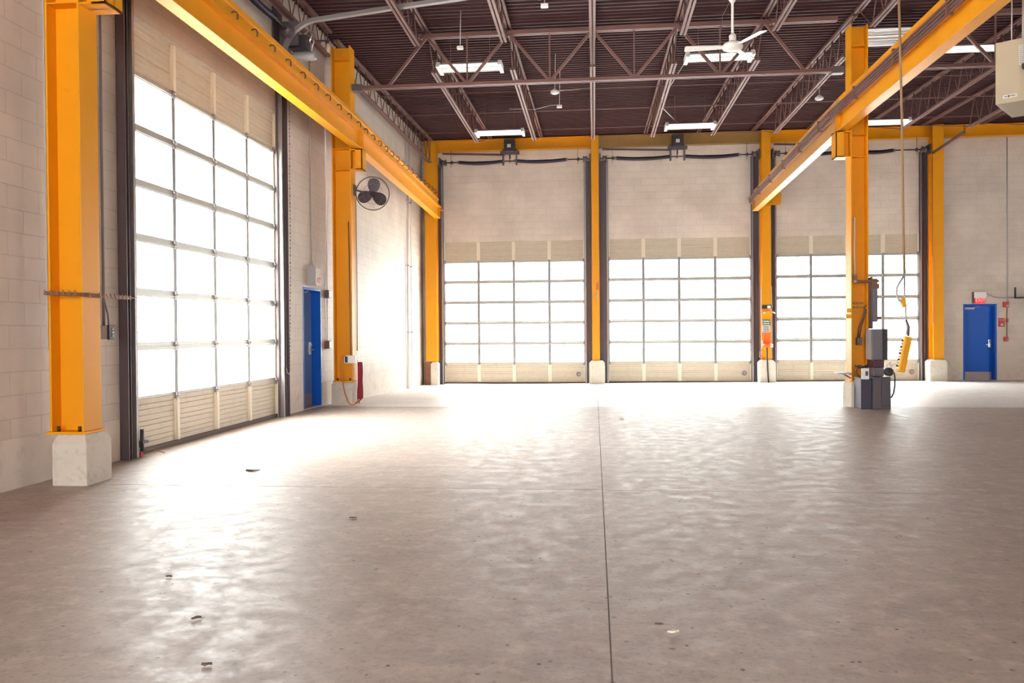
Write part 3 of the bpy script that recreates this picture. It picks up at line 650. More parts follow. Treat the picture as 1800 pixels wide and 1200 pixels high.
# ceiling fan
fc = Vector((2.13, 13.0, 5.66)); cf = empty('ceiling_fan', fc); tag(cf, 'white three-blade ceiling fan on a long rod', 'ceiling fan')
build('down_rod', MB().cyl(fc + Vector((0, 0, .08)), fc + Vector((0, 0, 1.28)), 0.02, 12), 'white', cf)
build('canopy', MB().lathe([(0.022, -0.14), (0.06, -0.08), (0.085, 0.0), (0.085, 0.06), (0.0, 0.06)], fc + Vector((0, 0, .80))), 'white', cf)
build('rod_cup', MB().lathe([(0.055, 0.0), (0.055, 0.10), (0.03, 0.13), (0, 0.13)], fc + Vector((0, 0, .07))), 'white', cf)
build('motor', MB().lathe([(0.0, -0.07), (0.08, -0.065), (0.15, -0.03), (0.16, 0.01), (0.13, 0.05), (0.05, 0.08), (0, 0.08)], fc), 'white', cf)
for ang in (178, 298, 58):
    a = math.radians(ang); T = Matrix.Translation(fc) @ Matrix.Rotation(a, 4, 'Z') @ Matrix.Rotation(math.radians(12), 4, 'X')
    mb = MB(T); mb.add([(0.12, -.035, -.005), (0.22, -.055, -.005), (0.70, -.075, -.005), (0.72, -.06, -.005), (0.72, .06, -.005), (0.70, .075, -.005), (0.22, .055, -.005), (0.12, .035, -.005)] + [(0.12, -.035, .005), (0.22, -.055, .005), (0.70, -.075, .005), (0.72, -.06, .005), (0.72, .06, .005), (0.70, .075, .005), (0.22, .055, .005), (0.12, .035, .005)],
       [tuple(range(8))[::-1], tuple(range(8, 16))] + [(i, (i + 1) % 8, 8 + (i + 1) % 8, 8 + i) for i in range(8)])
    build('blade', mb, 'white', cf)
fw_ = MB().tube([fc + Vector((-.02, 0, .72)), fc + Vector((-.14, .02, .5)), fc + Vector((-.16, .05, .3)), fc + Vector((-.22, .05, -.02))], 0.007, 6)
build('power_cord', fw_, 'dark', cf)

# wall fan on the middle left column
wc = Vector((-4.21, 15.6, 4.005)); wf = empty('industrial_fan', wc); tag(wf, 'round dark wall fan with wire guard on the middle left column', 'fan')
ax = Vector((0.30, -0.92, -0.22)).normalized(); ea = ax.cross(Vector((0, 0, 1))).normalized(); eb = ea.cross(ax)
TF = Matrix(((ea.x, eb.x, ax.x, wc.x), (ea.y, eb.y, ax.y, wc.y), (ea.z, eb.z, ax.z, wc.z), (0, 0, 0, 1))); R_ = 0.315
g = MB(TF); ring = lambda r, z: [(r * math.cos(2 * math.pi * k / 40), r * math.sin(2 * math.pi * k / 40), z) for k in range(40)]
g.tube(ring(R_, 0), 0.010, 6, closed=True); g.tube(ring(R_ * .99, 0.10), 0.006, 5, closed=True)
for q in (0.3, 0.6): g.tube(ring(R_ * q, 0.14), 0.003, 4, closed=True)
for k in range(48):
    t = 2 * math.pi * k / 48; c_, s_ = math.cos(t), math.sin(t)
    g.tube([(0.05 * c_, 0.05 * s_, 0.15), (R_ * .7 * c_, R_ * .7 * s_, 0.14), (R_ * .99 * c_, R_ * .99 * s_, 0.10), (R_ * c_, R_ * s_, 0.0), (R_ * .8 * c_, R_ * .8 * s_, -0.05), (0.1 * c_, 0.1 * s_, -0.06)], 0.0016, 4)
build('guard', g, 'wire', wf)
for ang in (97, 215, 337):
    a = math.radians(ang); Tb = TF @ Matrix.Rotation(a, 4, 'Z') @ Matrix.Translation((0.155, 0, 0.04)) @ Matrix.Rotation(math.radians(18), 4, 'X')
    mb = MB(Tb); n_ = 24; top = [(0.140 * math.cos(2 * math.pi * k / n_), (0.118 + 0.018 * math.cos(2 * math.pi * k / n_)) * math.sin(2 * math.pi * k / n_)) for k in range(n_)]
    mb.prism(top, 'z', -0.003, 0.003); build('blade', mb, 'fan', wf)
build('hub', MB(TF).lathe([(0.0, -0.12), (0.075, -0.12), (0.08, 0.0), (0.05, 0.04), (0.045, 0.07), (0, 0.075)], (0, 0, 0)), 'fan', wf)
build('mounting_arm', MB().tube([wc - ax * 0.1, (-4.40, 15.42, 4.02), (-4.448, 15.3, 4.02)], 0.018, 8).box(-4.474, -4.455, 15.2, 15.34, 3.92, 4.12), 'dark', wf)
build('power_cord', MB().tube([wc - ax * 0.05 + Vector((-.08, 0, 0)), (-4.45, 15.3, 3.85), (-4.46, 15.33, 3.6), (-4.46, 15.35, 2.2), (-4.465, 15.35, 1.0)], 0.007, 6), 'dark', wf)

# ================================================================ door tracks, torsion shafts and openers
def jamb(T, ua, ub, z0, z1, inner, label):
    """dark jamb channel with the galvanised track; inner = +1 when the door is on the +u side"""
    p = T @ Vector(((ua + ub) / 2, 0, z0)); root = empty('door_track', p); tag(root, label, 'door track', 'overhead door tracks')
    e = ub if inner > 0 else ua
    o = ua if inner > 0 else ub
    build('jamb_channel', MB(T).box(min(o, e), max(o, e), 0.0, 0.02, z0, z1).box(o, o + inner * 0.012, 0.02, 0.10, z0, z1).box(o + inner * .09, o + inner * .10, 0.02, 0.08, z0, z1), 'dark', root)
    build('track_rail', MB(T).box(e - inner * 0.055, e - inner * 0.045, 0.02, 0.085, z0, z1).box(e - inner * 0.055, e - inner * 0.01, 0.085, 0.09, z0, z1).box(e - inner * 0.055, e - inner * 0.02, 0.02, 0.025, z0, z1), 'track', root)
    return root
TWL = frame((XL, 0, 0), (0, 1), (1, 0)); TWB = frame((0, YB, 0), (1, 0), (0, -1))
jamb(TWL, 8.37, 8.59, -0.02, 6.6, 1, 'dark steel jamb and track on the near side of the big left door')
jamb(TWL, 12.82, 13.07, -0.02, 5.75, -1, 'dark steel jamb and track on the far side of the big left door')
ed = [(-4.80, -4.57, 1), (-0.285, -0.07, -1), (0.17, 0.44, 1), (4.62, 4.83, -1), (5.15, 5.35, 1), (9.38, 9.58, -1)]
for k, (a, b_, s) in enumerate(ed):
    jamb(TWB, a, b_, zapron(a, 25.1) - 0.01, 6.45, s, 'dark jamb and track at the %s edge of the %s far overhead door' % ('left' if s > 0 else 'right', ('first', 'second', 'third')[k // 2]))
def torsion(x0, x1, k, springs, op):
    z, y = 6.45, 24.80; nm = ('first', 'second', 'third')[k]
    root = empty('torsion_shaft', ((x0 + x1) / 2, y, z)); tag(root, 'dark torsion spring shaft high above the %s far overhead door' % nm, 'door springs', 'torsion spring shafts')
    build('shaft', MB().cyl((x0, y, z), (x1, y, z), 0.016, 8), 'black', root)
    for a, b_ in springs:
        n_ = 120; pts = [(a + (b_ - a) * i / n_, y, z - 0.045 * math.sin(math.pi * i / n_)) for i in range(n_ + 1)]
        build('spring', MB().tube(pts, 0.05, 10, radii=[0.055 if i % 2 else 0.045 for i in range(n_ + 1)]), 'spring', root)
        for e in (a, b_): build('spring_cone', MB().cyl((e - .05, y, z), (e + .05, y, z), 0.045, 12), 'track', root)
    for e, s in ((x0 + .06, 1), (x1 - .06, -1)):
        build('cable_drum', MB().lathe([(0.09, 0), (0.09, .02), (0.07, .03), (0.07, .09), (0.095, .10), (0.095, .12)], (e, y, z), (s, 0, 0), 16), 'dark', root)
        build('bearing_plate', MB().box(e - s * .10, e - s * .06, y - .1, YB - 0.105, z - .14, z + .14), 'dark', root)
        build('lift_cable', MB().tube([(e + s * .28, y - .06, z + .35), (e + s * .28, y - .06, z - .16)], 0.006, 5), 'dark', root)
        build('shaft_collar', MB().lathe([(0.05, 0), (0.05, .04), (0.03, .05), (0.03, -.02)], (e + s * .28, y, z), (1, 0, 0), 12), 'black', root)
    tag_ = empty('door_opener', (op, y, z + .45)); tag(tag_, 'dark motor opener hung from the girder above the %s far overhead door' % nm, 'door opener', 'overhead door openers')
    build('motor_box', MB().box(op - .16, op + .16, y - .22, y + .03, z + .26, z + .60), 'black', tag_, 0.015)
    build('name_plate', MB().box(op - .06, op + .05, y - .225, y - .22, z + .36, z + .46), 'paper', tag_)
    for xb_ in (op - .22, op + .18): build('bearing_bracket', MB().box(xb_, xb_ + .04, y - .1, y + .04, z - .12, z + .06), 'dark', root)
    build('hanger_bracket', MB().box(op - .22, op - .18, y - .1, y + .04, z + .062, z + .34).box(op + .18, op + .22, y - .1, y + .04, z + .062, z + .34).box(op - .28, op + .28, y - .12, y + .05, z + .20, z + .28), 'dark', tag_)
    build('drive_chain', MB().box(op - .02, op + .02, y - .03, y, z + .065, z + .3), 'black', tag_)
    build('sprocket', MB().lathe([(0.06, 0), (0.06, .02), (0, .02)], (op - .02, y, z), (1, 0, 0), 14), 'dark', root)
    build('strut', MB().bar((x0 + .05, y + .12, z + .30), (op - .165, y + .12, z + .22), 0.04, 0.05), 'dark' if k else 'steel', tag_)
torsion(-4.60, -0.12, 0, [(-4.03, -2.68), (-2.30, -0.80)], -2.48)
torsion(0.22, 4.78, 1, [(0.68, 2.24), (2.68, 4.22)], 2.46)
torsion(5.20, 9.52, 2, [(5.8, 7.1), (7.5, 8.55)], 7.3)

# left door: shaft, opener, curved high-lift track
zs, xs2 = 6.15, -4.82
lt = empty('torsion_shaft', (xs2, 11.0, zs)); tag(lt, 'dark torsion shaft above the big left door, behind the crane beam', 'door springs', 'torsion spring shafts')
build('shaft', MB().cyl((xs2, 8.4, zs), (xs2, 13.05, zs), 0.016, 8), 'black', lt)
for a, b_ in ((8.9, 10.4), (10.8, 12.3)):
    n_ = 100; pts = [(xs2, a + (b_ - a) * i / n_, zs - 0.03 * math.sin(math.pi * i / n_)) for i in range(n_ + 1)]
    build('spring', MB().tube(pts, 0.05, 10, radii=[0.055 if i % 2 else 0.045 for i in range(n_ + 1)]), 'spring', lt)
build('cable_drum', MB().lathe([(0.10, 0), (0.10, .02), (0.075, .03), (0.075, .10), (0.105, .11), (0.105, .13)], (xs2, 12.75, zs), (0, 1, 0), 16), 'dark', lt)
build('bearing_plate', MB().box(XL + .02, xs2 + .12, 12.98, 13.02, zs - .18, zs + .2).box(XL + .005, XL + .02, 12.7, 13.1, zs - .2, zs + .35), 'dark', lt)
op = empty('door_opener', (-4.68, 13.2, 5.92)); tag(op, 'grey motor opener on the wall beside the curved door track', 'door opener', 'overhead door openers')
build('motor', MB().lathe([(0.0, -.02), (0.07, -.02), (0.075, 0), (0.075, .34), (0.06, .37), (0, .37)], (-4.86, 13.22, 5.86), (1, 0, 0), 18), 'lgrey', op)
build('gear_case', MB().box(-4.92, -4.62, 13.12, 13.34, 5.97, 6.18), 'black', op, 0.01)
build('mounting_plate', MB().box(XL + .002, XL + .02, 13.11, 13.5, 5.7, 6.3), 'dark', op)
build('conduit_loop', MB().tube([(-4.66, 13.28, 6.05), (-4.58, 13.3, 6.22), (-4.62, 13.3, 6.32), (-4.72, 13.32, 6.25)], 0.014, 6).tube([(-4.60, 13.28, 5.95), (-4.55, 13.3, 6.12), (-4.57, 13.3, 6.3)], 0.012, 6), 'chrome', op)
ct = MB(); pts = [(-4.93, 12.93, 5.70)]
for k in range(9):
    t = H2 * k / 8; pts.append((-4.93 + 0.62 * (1 - math.cos(t)), 12.93, 5.72 + 0.62 * math.sin(t)))
pts += [(-3.04, 12.93, 6.475), (-1.68, 12.93, 6.60), (-0.4, 12.93, 6.72)]
for a, b_ in zip(pts[:-1], pts[1:]): ct.bar(a, b_, 0.06, 0.085, (0, 1, 0))
o = tag(build('curved_track', ct, 'pipe', None, 0, (-4.93, 12.93, 5.7)), 'grey curved door track bending out from the left wall under the roof', 'door track')
ct = MB()
pp = [(-4.93, 8.48, 6.5)] + [(-4.93 + 0.4 * (1 - math.cos(H2 * k / 5)), 8.48, 6.5 + 0.3 * math.sin(H2 * k / 5)) for k in range(6)]
lamp = empty('wall_lamp', (-4.80, 14.75, 6.52)); tag(lamp, 'small bare lamp high on the left wall beside the column top', 'lamp')
build('bulb', MB().lathe([(0.0, -.075), (0.035, -.06), (0.05, -.02), (0.045, .03), (0.025, .06), (0.02, .09)], (-4.78, 14.72, 6.50)), 'bulb', lamp)
build('socket', MB().lathe([(0.03, .085), (0.035, .15), (0.0, .16)], (-4.78, 14.72, 6.50)).bar((-4.78, 14.72, 6.64), (XL + .005, 14.72, 6.64), 0.03, 0.03), 'dark', lamp)

# hand chain of the left door
ch = MB()
for (ya, za, yb, zb) in ((13.10, 5.7, 13.06, 2.2), (13.06, 2.2, 12.985, 0.72)):
    n_ = int(abs(za - zb) / 0.06)
    for i in range(n_):
        t = i / n_; p = Vector((-4.90, ya + (yb - ya) * t, za + (zb - za) * t)); ch.tube([p, p + Vector((0, 0, -.042))], 0.0095 if i % 2 else 0.006, 5)
ch.tube([(-4.90, 12.985, .72), (-4.90, 12.95, .68), (-4.91, 12.90, .70), (-4.92, 12.885, .78)], 0.007, 5)
tag(build('hand_chain', ch, 'track', None, 0, (-4.9, 13.06, 5.7)), 'thin hoist chain hanging beside the far edge of the big left door', 'chain')
# slide bolt at the bottom corner of the left door
lk = empty('slide_bolt', (-4.93, 8.62, 0.0)); tag(lk, 'dark upright slide bolt at the bottom near corner of the left door', 'bolt')
build('rod', MB().cyl((-4.93, 8.62, 0.06), (-4.93, 8.62, 0.30), 0.02, 10), 'black', lk)
build('guide', MB().box(-4.97, -4.90, 8.585, 8.70, 0.145, 0.175).box(-4.99, -4.94, 8.597, 8.625, 0.10, 0.16), 'black', lk)
build('rag', MB().tube([(-4.93, 8.66, 0.05), (-4.88, 8.74, 0.07), (-4.82, 8.83, 0.02), (-4.80, 8.86, 0.006)], 0.006, 5), 'cord', lk)
build('red_plug', MB().box(-4.98, -4.93, 8.60, 8.64, 0.0, 0.05), 'red', lk)

# ================================================================ things on the left wall
bl = empty('tie_bar', (-4.66, 6.9, 1.70)); tag(bl, 'rusty brown bar and cord tied across the nearest left column', 'bar')
build('bar', MB().bar((-4.84, 6.905, 1.708), (-4.49, 6.905, 1.69), 0.02, 0.035).bar((-4.485, 6.91, 1.69), (-4.485, 7.22, 1.69), 0.018, 0.035).bar((-4.485, 7.22, 1.69), (-4.90, 8.38, 1.725), 0.018, 0.035), 'rust', bl)
cw_ = MB()
for k in range(15):
    a = k / 14; p = Vector((-4.83 + 0.8 * a, 6.90, 1.714 - .02 * a)) if k < 6 else Vector((-4.475 - .36 * max(0, 1.25 * (k - 6) / 8 - .22) / 1.03, 7.0 + 1.25 * (k - 6) / 8, 1.69 + .03 * (k - 6) / 8))
    cw_.tube([p + Vector((0, -.012, .022)), p + Vector((.012, -.016, 0)), p + Vector((.02, -.012, -.024))], 0.006, 5)
build('cord_wraps', cw_, 'cord', bl)
build('end_hook', MB().tube([(-4.90, 8.38, 1.725), (-4.93, 8.62, 1.735), (-4.93, 8.70, 1.735), (-4.93, 8.70, 1.765)], 0.006, 6), 'chrome', bl)
sw = empty('door_switch', (XL, 8.06, 1.35)); tag(sw, 'grey push-button switch box on the wall between column and left door', 'switch')
build('back_box', MB().box(XL, XL + 0.10, 8.0, 8.10, 1.29, 1.43), 'lgrey', sw, 0.006)
build('cover', MB().box(XL + .10, XL + .125, 7.99, 8.11, 1.285, 1.435), 'black', sw, 0.004)
for z in (1.325, 1.36, 1.395): build('button', MB().cyl((XL + .12, 8.05, z), (XL + .135, 8.05, z), 0.012, 10), 'paper', sw)
tag(build('wall_conduit', MB().tube([(XL + .025, 8.06, 1.43), (XL + .025, 8.06, 6.8)], 0.014, 8).tube([(XL + .06, 8.09, 1.43), (XL + .05, 8.09, 1.55), (XL + .03, 8.065, 1.68)], 0.009, 6), 'pipe', None, 0, (XL + .025, 8.06, 1.43)), 'grey conduit rising from the push-button switch box', 'conduit', 'wall conduits')
ex = empty('exit_sign', (XL, 14.45, 2.33)); tag(ex, 'washed-out white exit sign above the left blue door', 'exit sign')
build('back_box', MB().box(XL, XL + .10, 14.26, 14.66, 2.20, 2.50), 'exitw', ex, 0.006)
build('side_mount', MB().box(XL, XL + .16, 14.20, 14.27, 2.18, 2.52), 'lgrey', ex)
build('face', MB().box(XL + .10, XL + .112, 14.27, 14.65, 2.19, 2.36), 'exitw', ex)
text('lettering', 'EXIT', 0.15, (XL + .1135, 14.46, 2.275), (H2, 0, H2), 'exitpink', ex)
tag(build('wall_conduit', MB().tube([(XL + .02, 14.40, 2.6), (XL + .02, 14.40, 6.8)], 0.012, 8).tube([(XL + .02, 14.34, 2.5), (XL + .02, 14.40, 2.68), (XL + .02, 14.47, 2.5)], 0.009, 6), 'lgrey', None, 0, (XL + .02, 14.4, 2.5)), 'grey conduit rising from the left exit sign', 'conduit', 'wall conduits')
tag(build('wall_conduit', MB().tube([(XL + .02, 15.22, 1.18), (XL + .02, 15.24, 1.6), (XL + .02, 15.22, 2.0)], 0.011, 8).tube([(XL + .02, 15.24, 2.15), (XL + .02, 15.26, 6.7)], 0.013, 8), 'white', None, 0, (XL + .02, 15.24, 1.18)), 'pale conduit on the wall between the blue door and middle column', 'conduit', 'wall conduits')
for z, nm, lab in ((2.07, 'thermostat', 'dark square control box beside the middle left column, at head height'), (1.12, 'light_switch', 'small brown switch box below the square control box')):
    r_ = empty(nm, (XL, 15.26, z)); tag(r_, lab, 'switch')
    build('box', MB().box(XL, XL + .07, 15.16, 15.31, z - .075, z + .075), 'steel' if z < 2 else 'dark', r_, 0.006)
    build('cover_plate', MB().box(XL + .07, XL + .078, 15.185, 15.285, z - .06, z + .06), 'lgrey', r_)
# pipes in the far corner of the left wall
for k, (y, r_, lab) in enumerate(((22.6, 0.035, 'thicker white pipe running up the left wall near the far corner'), (23.1, 0.02, 'thin pale conduit running up the left wall nearest the far corner'))):
    root = empty('wall_pipe', (wl(y) + .05, y, zapron(wl(y), y))); tag(root, lab, 'pipe')
    build('pipe', MB().cyl((wl(y) + .05, y, zapron(wl(y), y)), (wl(y) + .05, y, 6.9), r_, 10), 'white', root)
    for z in (1.35, 3.2, 5.0): build('clamp', MB().box(wl(y) + .005, wl(y) + .05 + r_ + .01, y - .03, y + .03, z - .015, z + .015), 'lgrey', root)
# sockets, orange lead and red cloth by the middle column
jb = empty('socket_box', (-4.47, 15.2, 0.85)); tag(jb, 'small white socket box with an orange lead on the middle left column', 'socket')
build('box', MB().box(-4.62, -4.40, 15.0, 15.06, 0.775, 0.92), 'exitw', jb, 0.006); build('cover', MB().box(-4.60, -4.55, 14.985, 15.0, 0.79, 0.90), 'black', jb)
build('conduit', MB().tube([(-4.50, 15.03, .92), (-4.50, 15.03, 1.2), (-4.52, 15.04, 3.4)], 0.010, 6), 'dark', jb)
lead = MB().tube([(-4.58, 14.97, .915), (-4.63, 14.965, .90), (-4.665, 14.965, .84), (-4.66, 14.97, .70), (-4.645, 14.97, .45), (-4.60, 14.96, .22), (-4.54, 14.95, .07), (-4.48, 14.94, .012), (-4.42, 14.95, .012), (-4.40, 15.0, .05), (-4.37, 15.1, .10)], 0.011, 7)
tag(build('extension_lead', lead, 'ocord', None, 0, (-4.58, 14.98, .9)), 'orange extension lead looping down the concrete pedestal', 'cord')
cl = MB(); N_ = 20; cols = []
for i in range(N_ + 1):
    t = i / N_; z = 0.79 - 0.71 * t; row = []
    wdt = 0.082 + 0.012 * math.sin(t * 9) + 0.02 * t; x_c = -4.392 + 0.012 * t
    for k in range(12):
        a = 2 * math.pi * k / 12; rr_ = 1 + 0.22 * math.sin(3 * a + 4 * t)
        row.append((x_c + wdt / 2 * math.cos(a) * rr_, 15.24 + 0.05 * math.sin(a) * rr_, z + (0.05 * math.cos(a) if i == N_ else 0)))
    cols += row
cl.add(cols, [(i * 12 + k, i * 12 + (k + 1) % 12, (i + 1) * 12 + (k + 1) % 12, (i + 1) * 12 + k) for i in range(N_) for k in range(12)] + [tuple(range(12)), tuple(range(N_ * 12, N_ * 12 + 12))[::-1]], True)
rc = build('hanging_cloth', cl, 'cloth', None, 0, (-4.435, 15.24, .79)); tag(rc, 'dark red folded cloth hanging beside the middle left column', 'cloth')
build('hook', MB().tube([(-4.47, 15.24, .80), (-4.44, 15.24, .83), (-4.42, 15.24, .78)], 0.008, 6), 'chrome', rc)
build('tassel', MB().tube([(-4.43, 15.24, .09), (-4.44, 15.22, .03), (-4.47, 15.2, .008)], 0.012, 6).tube([(-4.41, 15.24, .08), (-4.41, 15.22, .01)], 0.010, 6), 'cloth', rc)

# ================================================================ pillar cabinets
def cab(name, bx, m, label, cat, extra=None, bev=0.006):
    root = empty(name, ((bx[0] + bx[1]) / 2, (bx[2] + bx[3]) / 2, bx[4])); tag(root, label, cat)
    build('body', MB().box(*bx), m, root, bev); return root
u = cab('electrical_cabinet', (4.635, 4.885, 14.44, 14.795, 0.815, 1.335), 'grey', 'upper grey electrical cabinet bolted to the pillar', 'cabinet')
build('door', MB().box(4.65, 4.80, 14.425, 14.44, 0.83, 1.32), 'grey', u, 0.004); build('side_strip', MB().box(4.805, 4.87, 14.42, 14.44, 0.82, 1.33), 'black', u)
build('side_plate', MB().box(4.632, 4.636, 14.5, 14.76, 0.82, 1.33), 'lgrey', u)  # light grey plate over most of the cabinet's left side
u = cab('relay_box', (4.66, 4.83, 14.45, 14.795, 0.69, 0.812), 'wine', 'dark wine-coloured box under the upper grey cabinet', 'box'); build('lid', MB().box(4.67, 4.82, 14.44, 14.45, 0.70, 0.80), 'wine', u)
u = cab('terminal_box', (4.655, 4.81, 14.40, 14.72, 0.545, 0.688), 'grey', 'small grey terminal box above the lower cabinets', 'box'); build('lid', MB().box(4.665, 4.80, 14.39, 14.40, 0.555, 0.68), 'grey', u)
u = cab('control_cabinet', (4.60, 4.885, 14.30, 14.68, 0.0, 0.54), 'dgrey', 'grey floor-standing cabinet at the foot of the pillar', 'cabinet')
build('door', MB().box(4.61, 4.73, 14.285, 14.30, 0.02, 0.53), 'dark', u, 0.003); build('door', MB().box(4.735, 4.875, 14.285, 14.30, 0.06, 0.53), 'dgrey', u, 0.003)
u = cab('control_cabinet', (4.42, 4.595, 14.34, 14.71, 0.0, 0.52), 'purple', 'black cabinet with a white panel at the foot of the pillar', 'cabinet')
build('white_panel', MB().box(4.425, 4.545, 14.315, 14.345, 0.50, 0.685), 'exitw', u, 0.003)
build('meter', MB().box(4.485, 4.525, 14.308, 14.316, 0.56, 0.635), 'ink', u)
build('cable_loops', MB().tube([(4.44, 14.5, .53), (4.40, 14.55, .62), (4.46, 14.6, .72), (4.55, 14.6, .70), (4.60, 14.55, .74), (4.56, 14.5, .66)], 0.012, 6).tube([(4.40, 14.6, .72), (4.5, 14.62, .68), (4.62, 14.6, .70)], 0.014, 6), 'black', u)
u = empty('wire_duct', (4.70, 14.7, 1.34)); tag(u, 'tall slim dark duct rising above the upper grey cabinet', 'duct')
build('body', MB().box(4.705, 4.785, 14.62, 14.72, 1.46, 2.19), 'grey', u, 0.004); build('edge', MB().box(4.685, 4.704, 14.62, 14.795, 1.34, 2.22), 'dark', u)
build('clamp', MB().box(4.43, 4.80, 14.60, 14.795, 2.13, 2.17).box(4.70, 4.80, 14.58, 14.66, 2.02, 2.10), 'rust', u); build('tap', MB().cyl((4.76, 14.64, 1.52), (4.84, 14.62, 1.53), 0.02, 8), 'dark', u)
u = empty('cable_reel', (4.90, 14.5, .5)); tag(u, 'black hoses and fittings hanging on the right side of the pillar cabinets', 'hoses')
build('fittings', MB().tube([(4.87, 14.42, .60), (4.90, 14.40, .66), (4.89, 14.40, .74), (4.93, 14.40, .78)], 0.014, 6).tube([(4.86, 14.40, .72), (4.91, 14.40, .66), (4.95, 14.40, .74)], 0.010, 6), 'chrome', u)
build('drum', MB().lathe([(0.07, 0), (0.07, .09), (0.05, .10), (0, .10)], (4.885, 14.45, .62), (0, -1, 0), 16), 'black', u)
build('hose', MB().tube([(4.90, 14.38, .60), (4.965, 14.37, .60), (4.975, 14.37, .52), (4.972, 14.37, .38), (4.955, 14.37, .27), (4.92, 14.37, .20), (4.895, 14.37, .19)], 0.013, 7), 'black', u)
u = empty('starter_box', (4.55, 14.78, 1.13)); tag(u, 'small square grey box on the pillar left of the upper cabinet', 'box')
build('box', MB().box(4.515, 4.60, 14.85, 14.94, 1.06, 1.19), 'dark', u, 0.004)
build('cables', MB().tube([(4.54, 14.9, 1.19), (4.56, 14.9, 1.35), (4.63, 14.87, 1.55), (4.655, 14.84, 1.75)], 0.012, 6).tube([(4.57, 14.9, 1.19), (4.60, 14.9, 1.36), (4.64, 14.87, 1.52), (4.658, 14.84, 1.68)], 0.010, 6), 'dark', u)
u = empty('pillar_conduit', (4.50, 14.9, 2.2)); tag(u, 'white conduit ending in a small box on the free-standing pillar', 'conduit')
build('pipe', MB().cyl((4.49, 14.9, 2.28), (4.49, 14.9, 3.27), 0.018, 8), 'white', u); build('outlet', MB().box(4.455, 4.53, 14.86, 14.94, 2.14, 2.28), 'cord', u, 0.004)
u = empty('pillar_marking', (4.55, 14.94, 1.75)); tag(u, 'two faint brown lines of lettering on the pillar web', 'marking')
build('lettering', MB().text_bars(4.46, 4.66, 1.68, 1.82, 2, 14.9405, random.Random(5)), 'tan', u)
u = empty('side_shelf', (4.2, 14.6, .56)); tag(u, 'small grey tray shelf sticking out left of the pillar base', 'shelf')
build('tray', MB().box(4.09, 4.30, 14.50, 14.72, 0.578, 0.602).box(4.30, 4.34, 14.55, 14.78, .56, .60), 'lgrey', u, 0.004); build('arm', MB().bar((4.22, 14.62, .575), (4.385, 14.79, .49), 0.03, 0.02), 'lgrey', u)
for z, x in ((1.66, 4.36), (1.56, 4.345)):
    tag(build('hose_clip', MB().box(x - .015, 4.404, 14.84, 14.93, z - .035, z + .035), 'yellow_plastic', None, 0.004, (4.38, 14.88, z)), ('upper' if z > 1.6 else 'lower') + ' small yellow clip on the left face of the pillar', 'clip')

# ================================================================ crane pendant
P0 = Vector((3.868, 11.0, 5.6))
pr = empty('crane_pendant', (3.93, 11.0, 1.2)); tag(pr, 'yellow push-button crane control hanging on a long brown cable', 'crane control')
build('cable', MB().tube([(3.866, 11.0, 6.94), (3.868, 11.0, 5.5), (3.90, 11.0, 4.0), (3.915, 11.0, 2.6), (3.928, 11.0, 2.04)], 0.016, 8), 'cord', pr)
build('lower_cable', MB().tube([(3.928, 11.0, 2.04), (3.93, 11.0, 1.75), (3.945, 11.0, 1.5), (3.96, 11.0, 1.35), (3.955, 11.0, 1.26)], 0.011, 8), 'lgrey', pr)
build('slack_loop', MB().tube([(3.93, 11.0, 2.02), (3.885, 11.0, 1.95), (3.835, 11.0, 1.86), (3.83, 11.0, 1.78), (3.86, 11.0, 1.70), (3.90, 11.0, 1.66), (3.925, 11.0, 1.62)], 0.014, 8), 'lgrey', pr)
build('cable_grip', MB().bar((3.90, 11.0, 1.73), (3.925, 11.0, 1.61), 0.05, 0.05), 'yellow_plastic', pr)
build('cord_tail', MB().tube([(3.945, 11.0, 1.45), (3.975, 10.99, 1.36), (3.97, 10.99, 1.24)], 0.014, 8), 'dark', pr)
a_, b_ = Vector((3.965, 11.0, 1.235)), Vector((3.875, 11.0, 0.785)); dr = (a_ - b_).normalized(); sd = Vector((dr.z, 0, -dr.x))
TP = Matrix(((sd.x, 0, dr.x, b_.x), (0, 1, 0, b_.y), (sd.z, 0, dr.z, b_.z), (0, 0, 0, 1))); Lp = (a_ - b_).length
pb = MB(TP).box(-0.045, 0.045, -0.05, 0.05, 0, Lp); build('case', pb, 'yellow_plastic', pr, 0.014)
build('case_ribs', MB(TP).box(-0.02, -0.008, -0.056, -0.049, 0.03, Lp - .04).box(0.014, 0.024, -0.056, -0.049, 0.02, Lp - .08), 'yellow', pr)
for k in range(10): build('push_button', MB(TP).cyl((-0.045, 0, 0.03 + k * 0.041), (-0.065, 0, 0.03 + k * 0.041), 0.013, 8), 'black' if k % 2 else 'paper', pr)

# ================================================================ unit heater, hung askew
hl = Vector((4.57, 10.0, 3.88)); hd = Vector((0.80, -0.60, 0)).normalized(); hb_ = Vector((0.60, 0.80, 0))
TH = Matrix(((hd.x, hb_.x, 0, hl.x), (hd.y, hb_.y, 0, hl.y), (0, 0, 1, hl.z), (0, 0, 0, 1)))
uh = empty('unit_heater', hl); tag(uh, 'beige unit heater hanging from the roof at the right edge', 'heater')
build('casing', MB(TH).box(0, 0.95, 0, 0.80, 0, 0.70), 'beige', uh, 0.008)
build('front_seam', MB(TH).box(0.33, 0.338, -0.003, 0.0, 0.02, 0.68), 'steel', uh)
lbm = MB(TH).box(0.075, 0.215, -0.004, 0.0, 0.055, 0.09); pl = build('name_plate', lbm, 'paper', uh)
build('emblem', MB(TH).lathe([(0.012, 0), (0.012, 0.002), (0, 0.002)], (0.135, -0.004, 0.072), (0, -1, 0), 14).box(0.09, 0.118, -0.0055, -0.004, 0.068, 0.077).box(0.152, 0.20, -0.0055, -0.004, 0.068, 0.077), 'ink', pl)
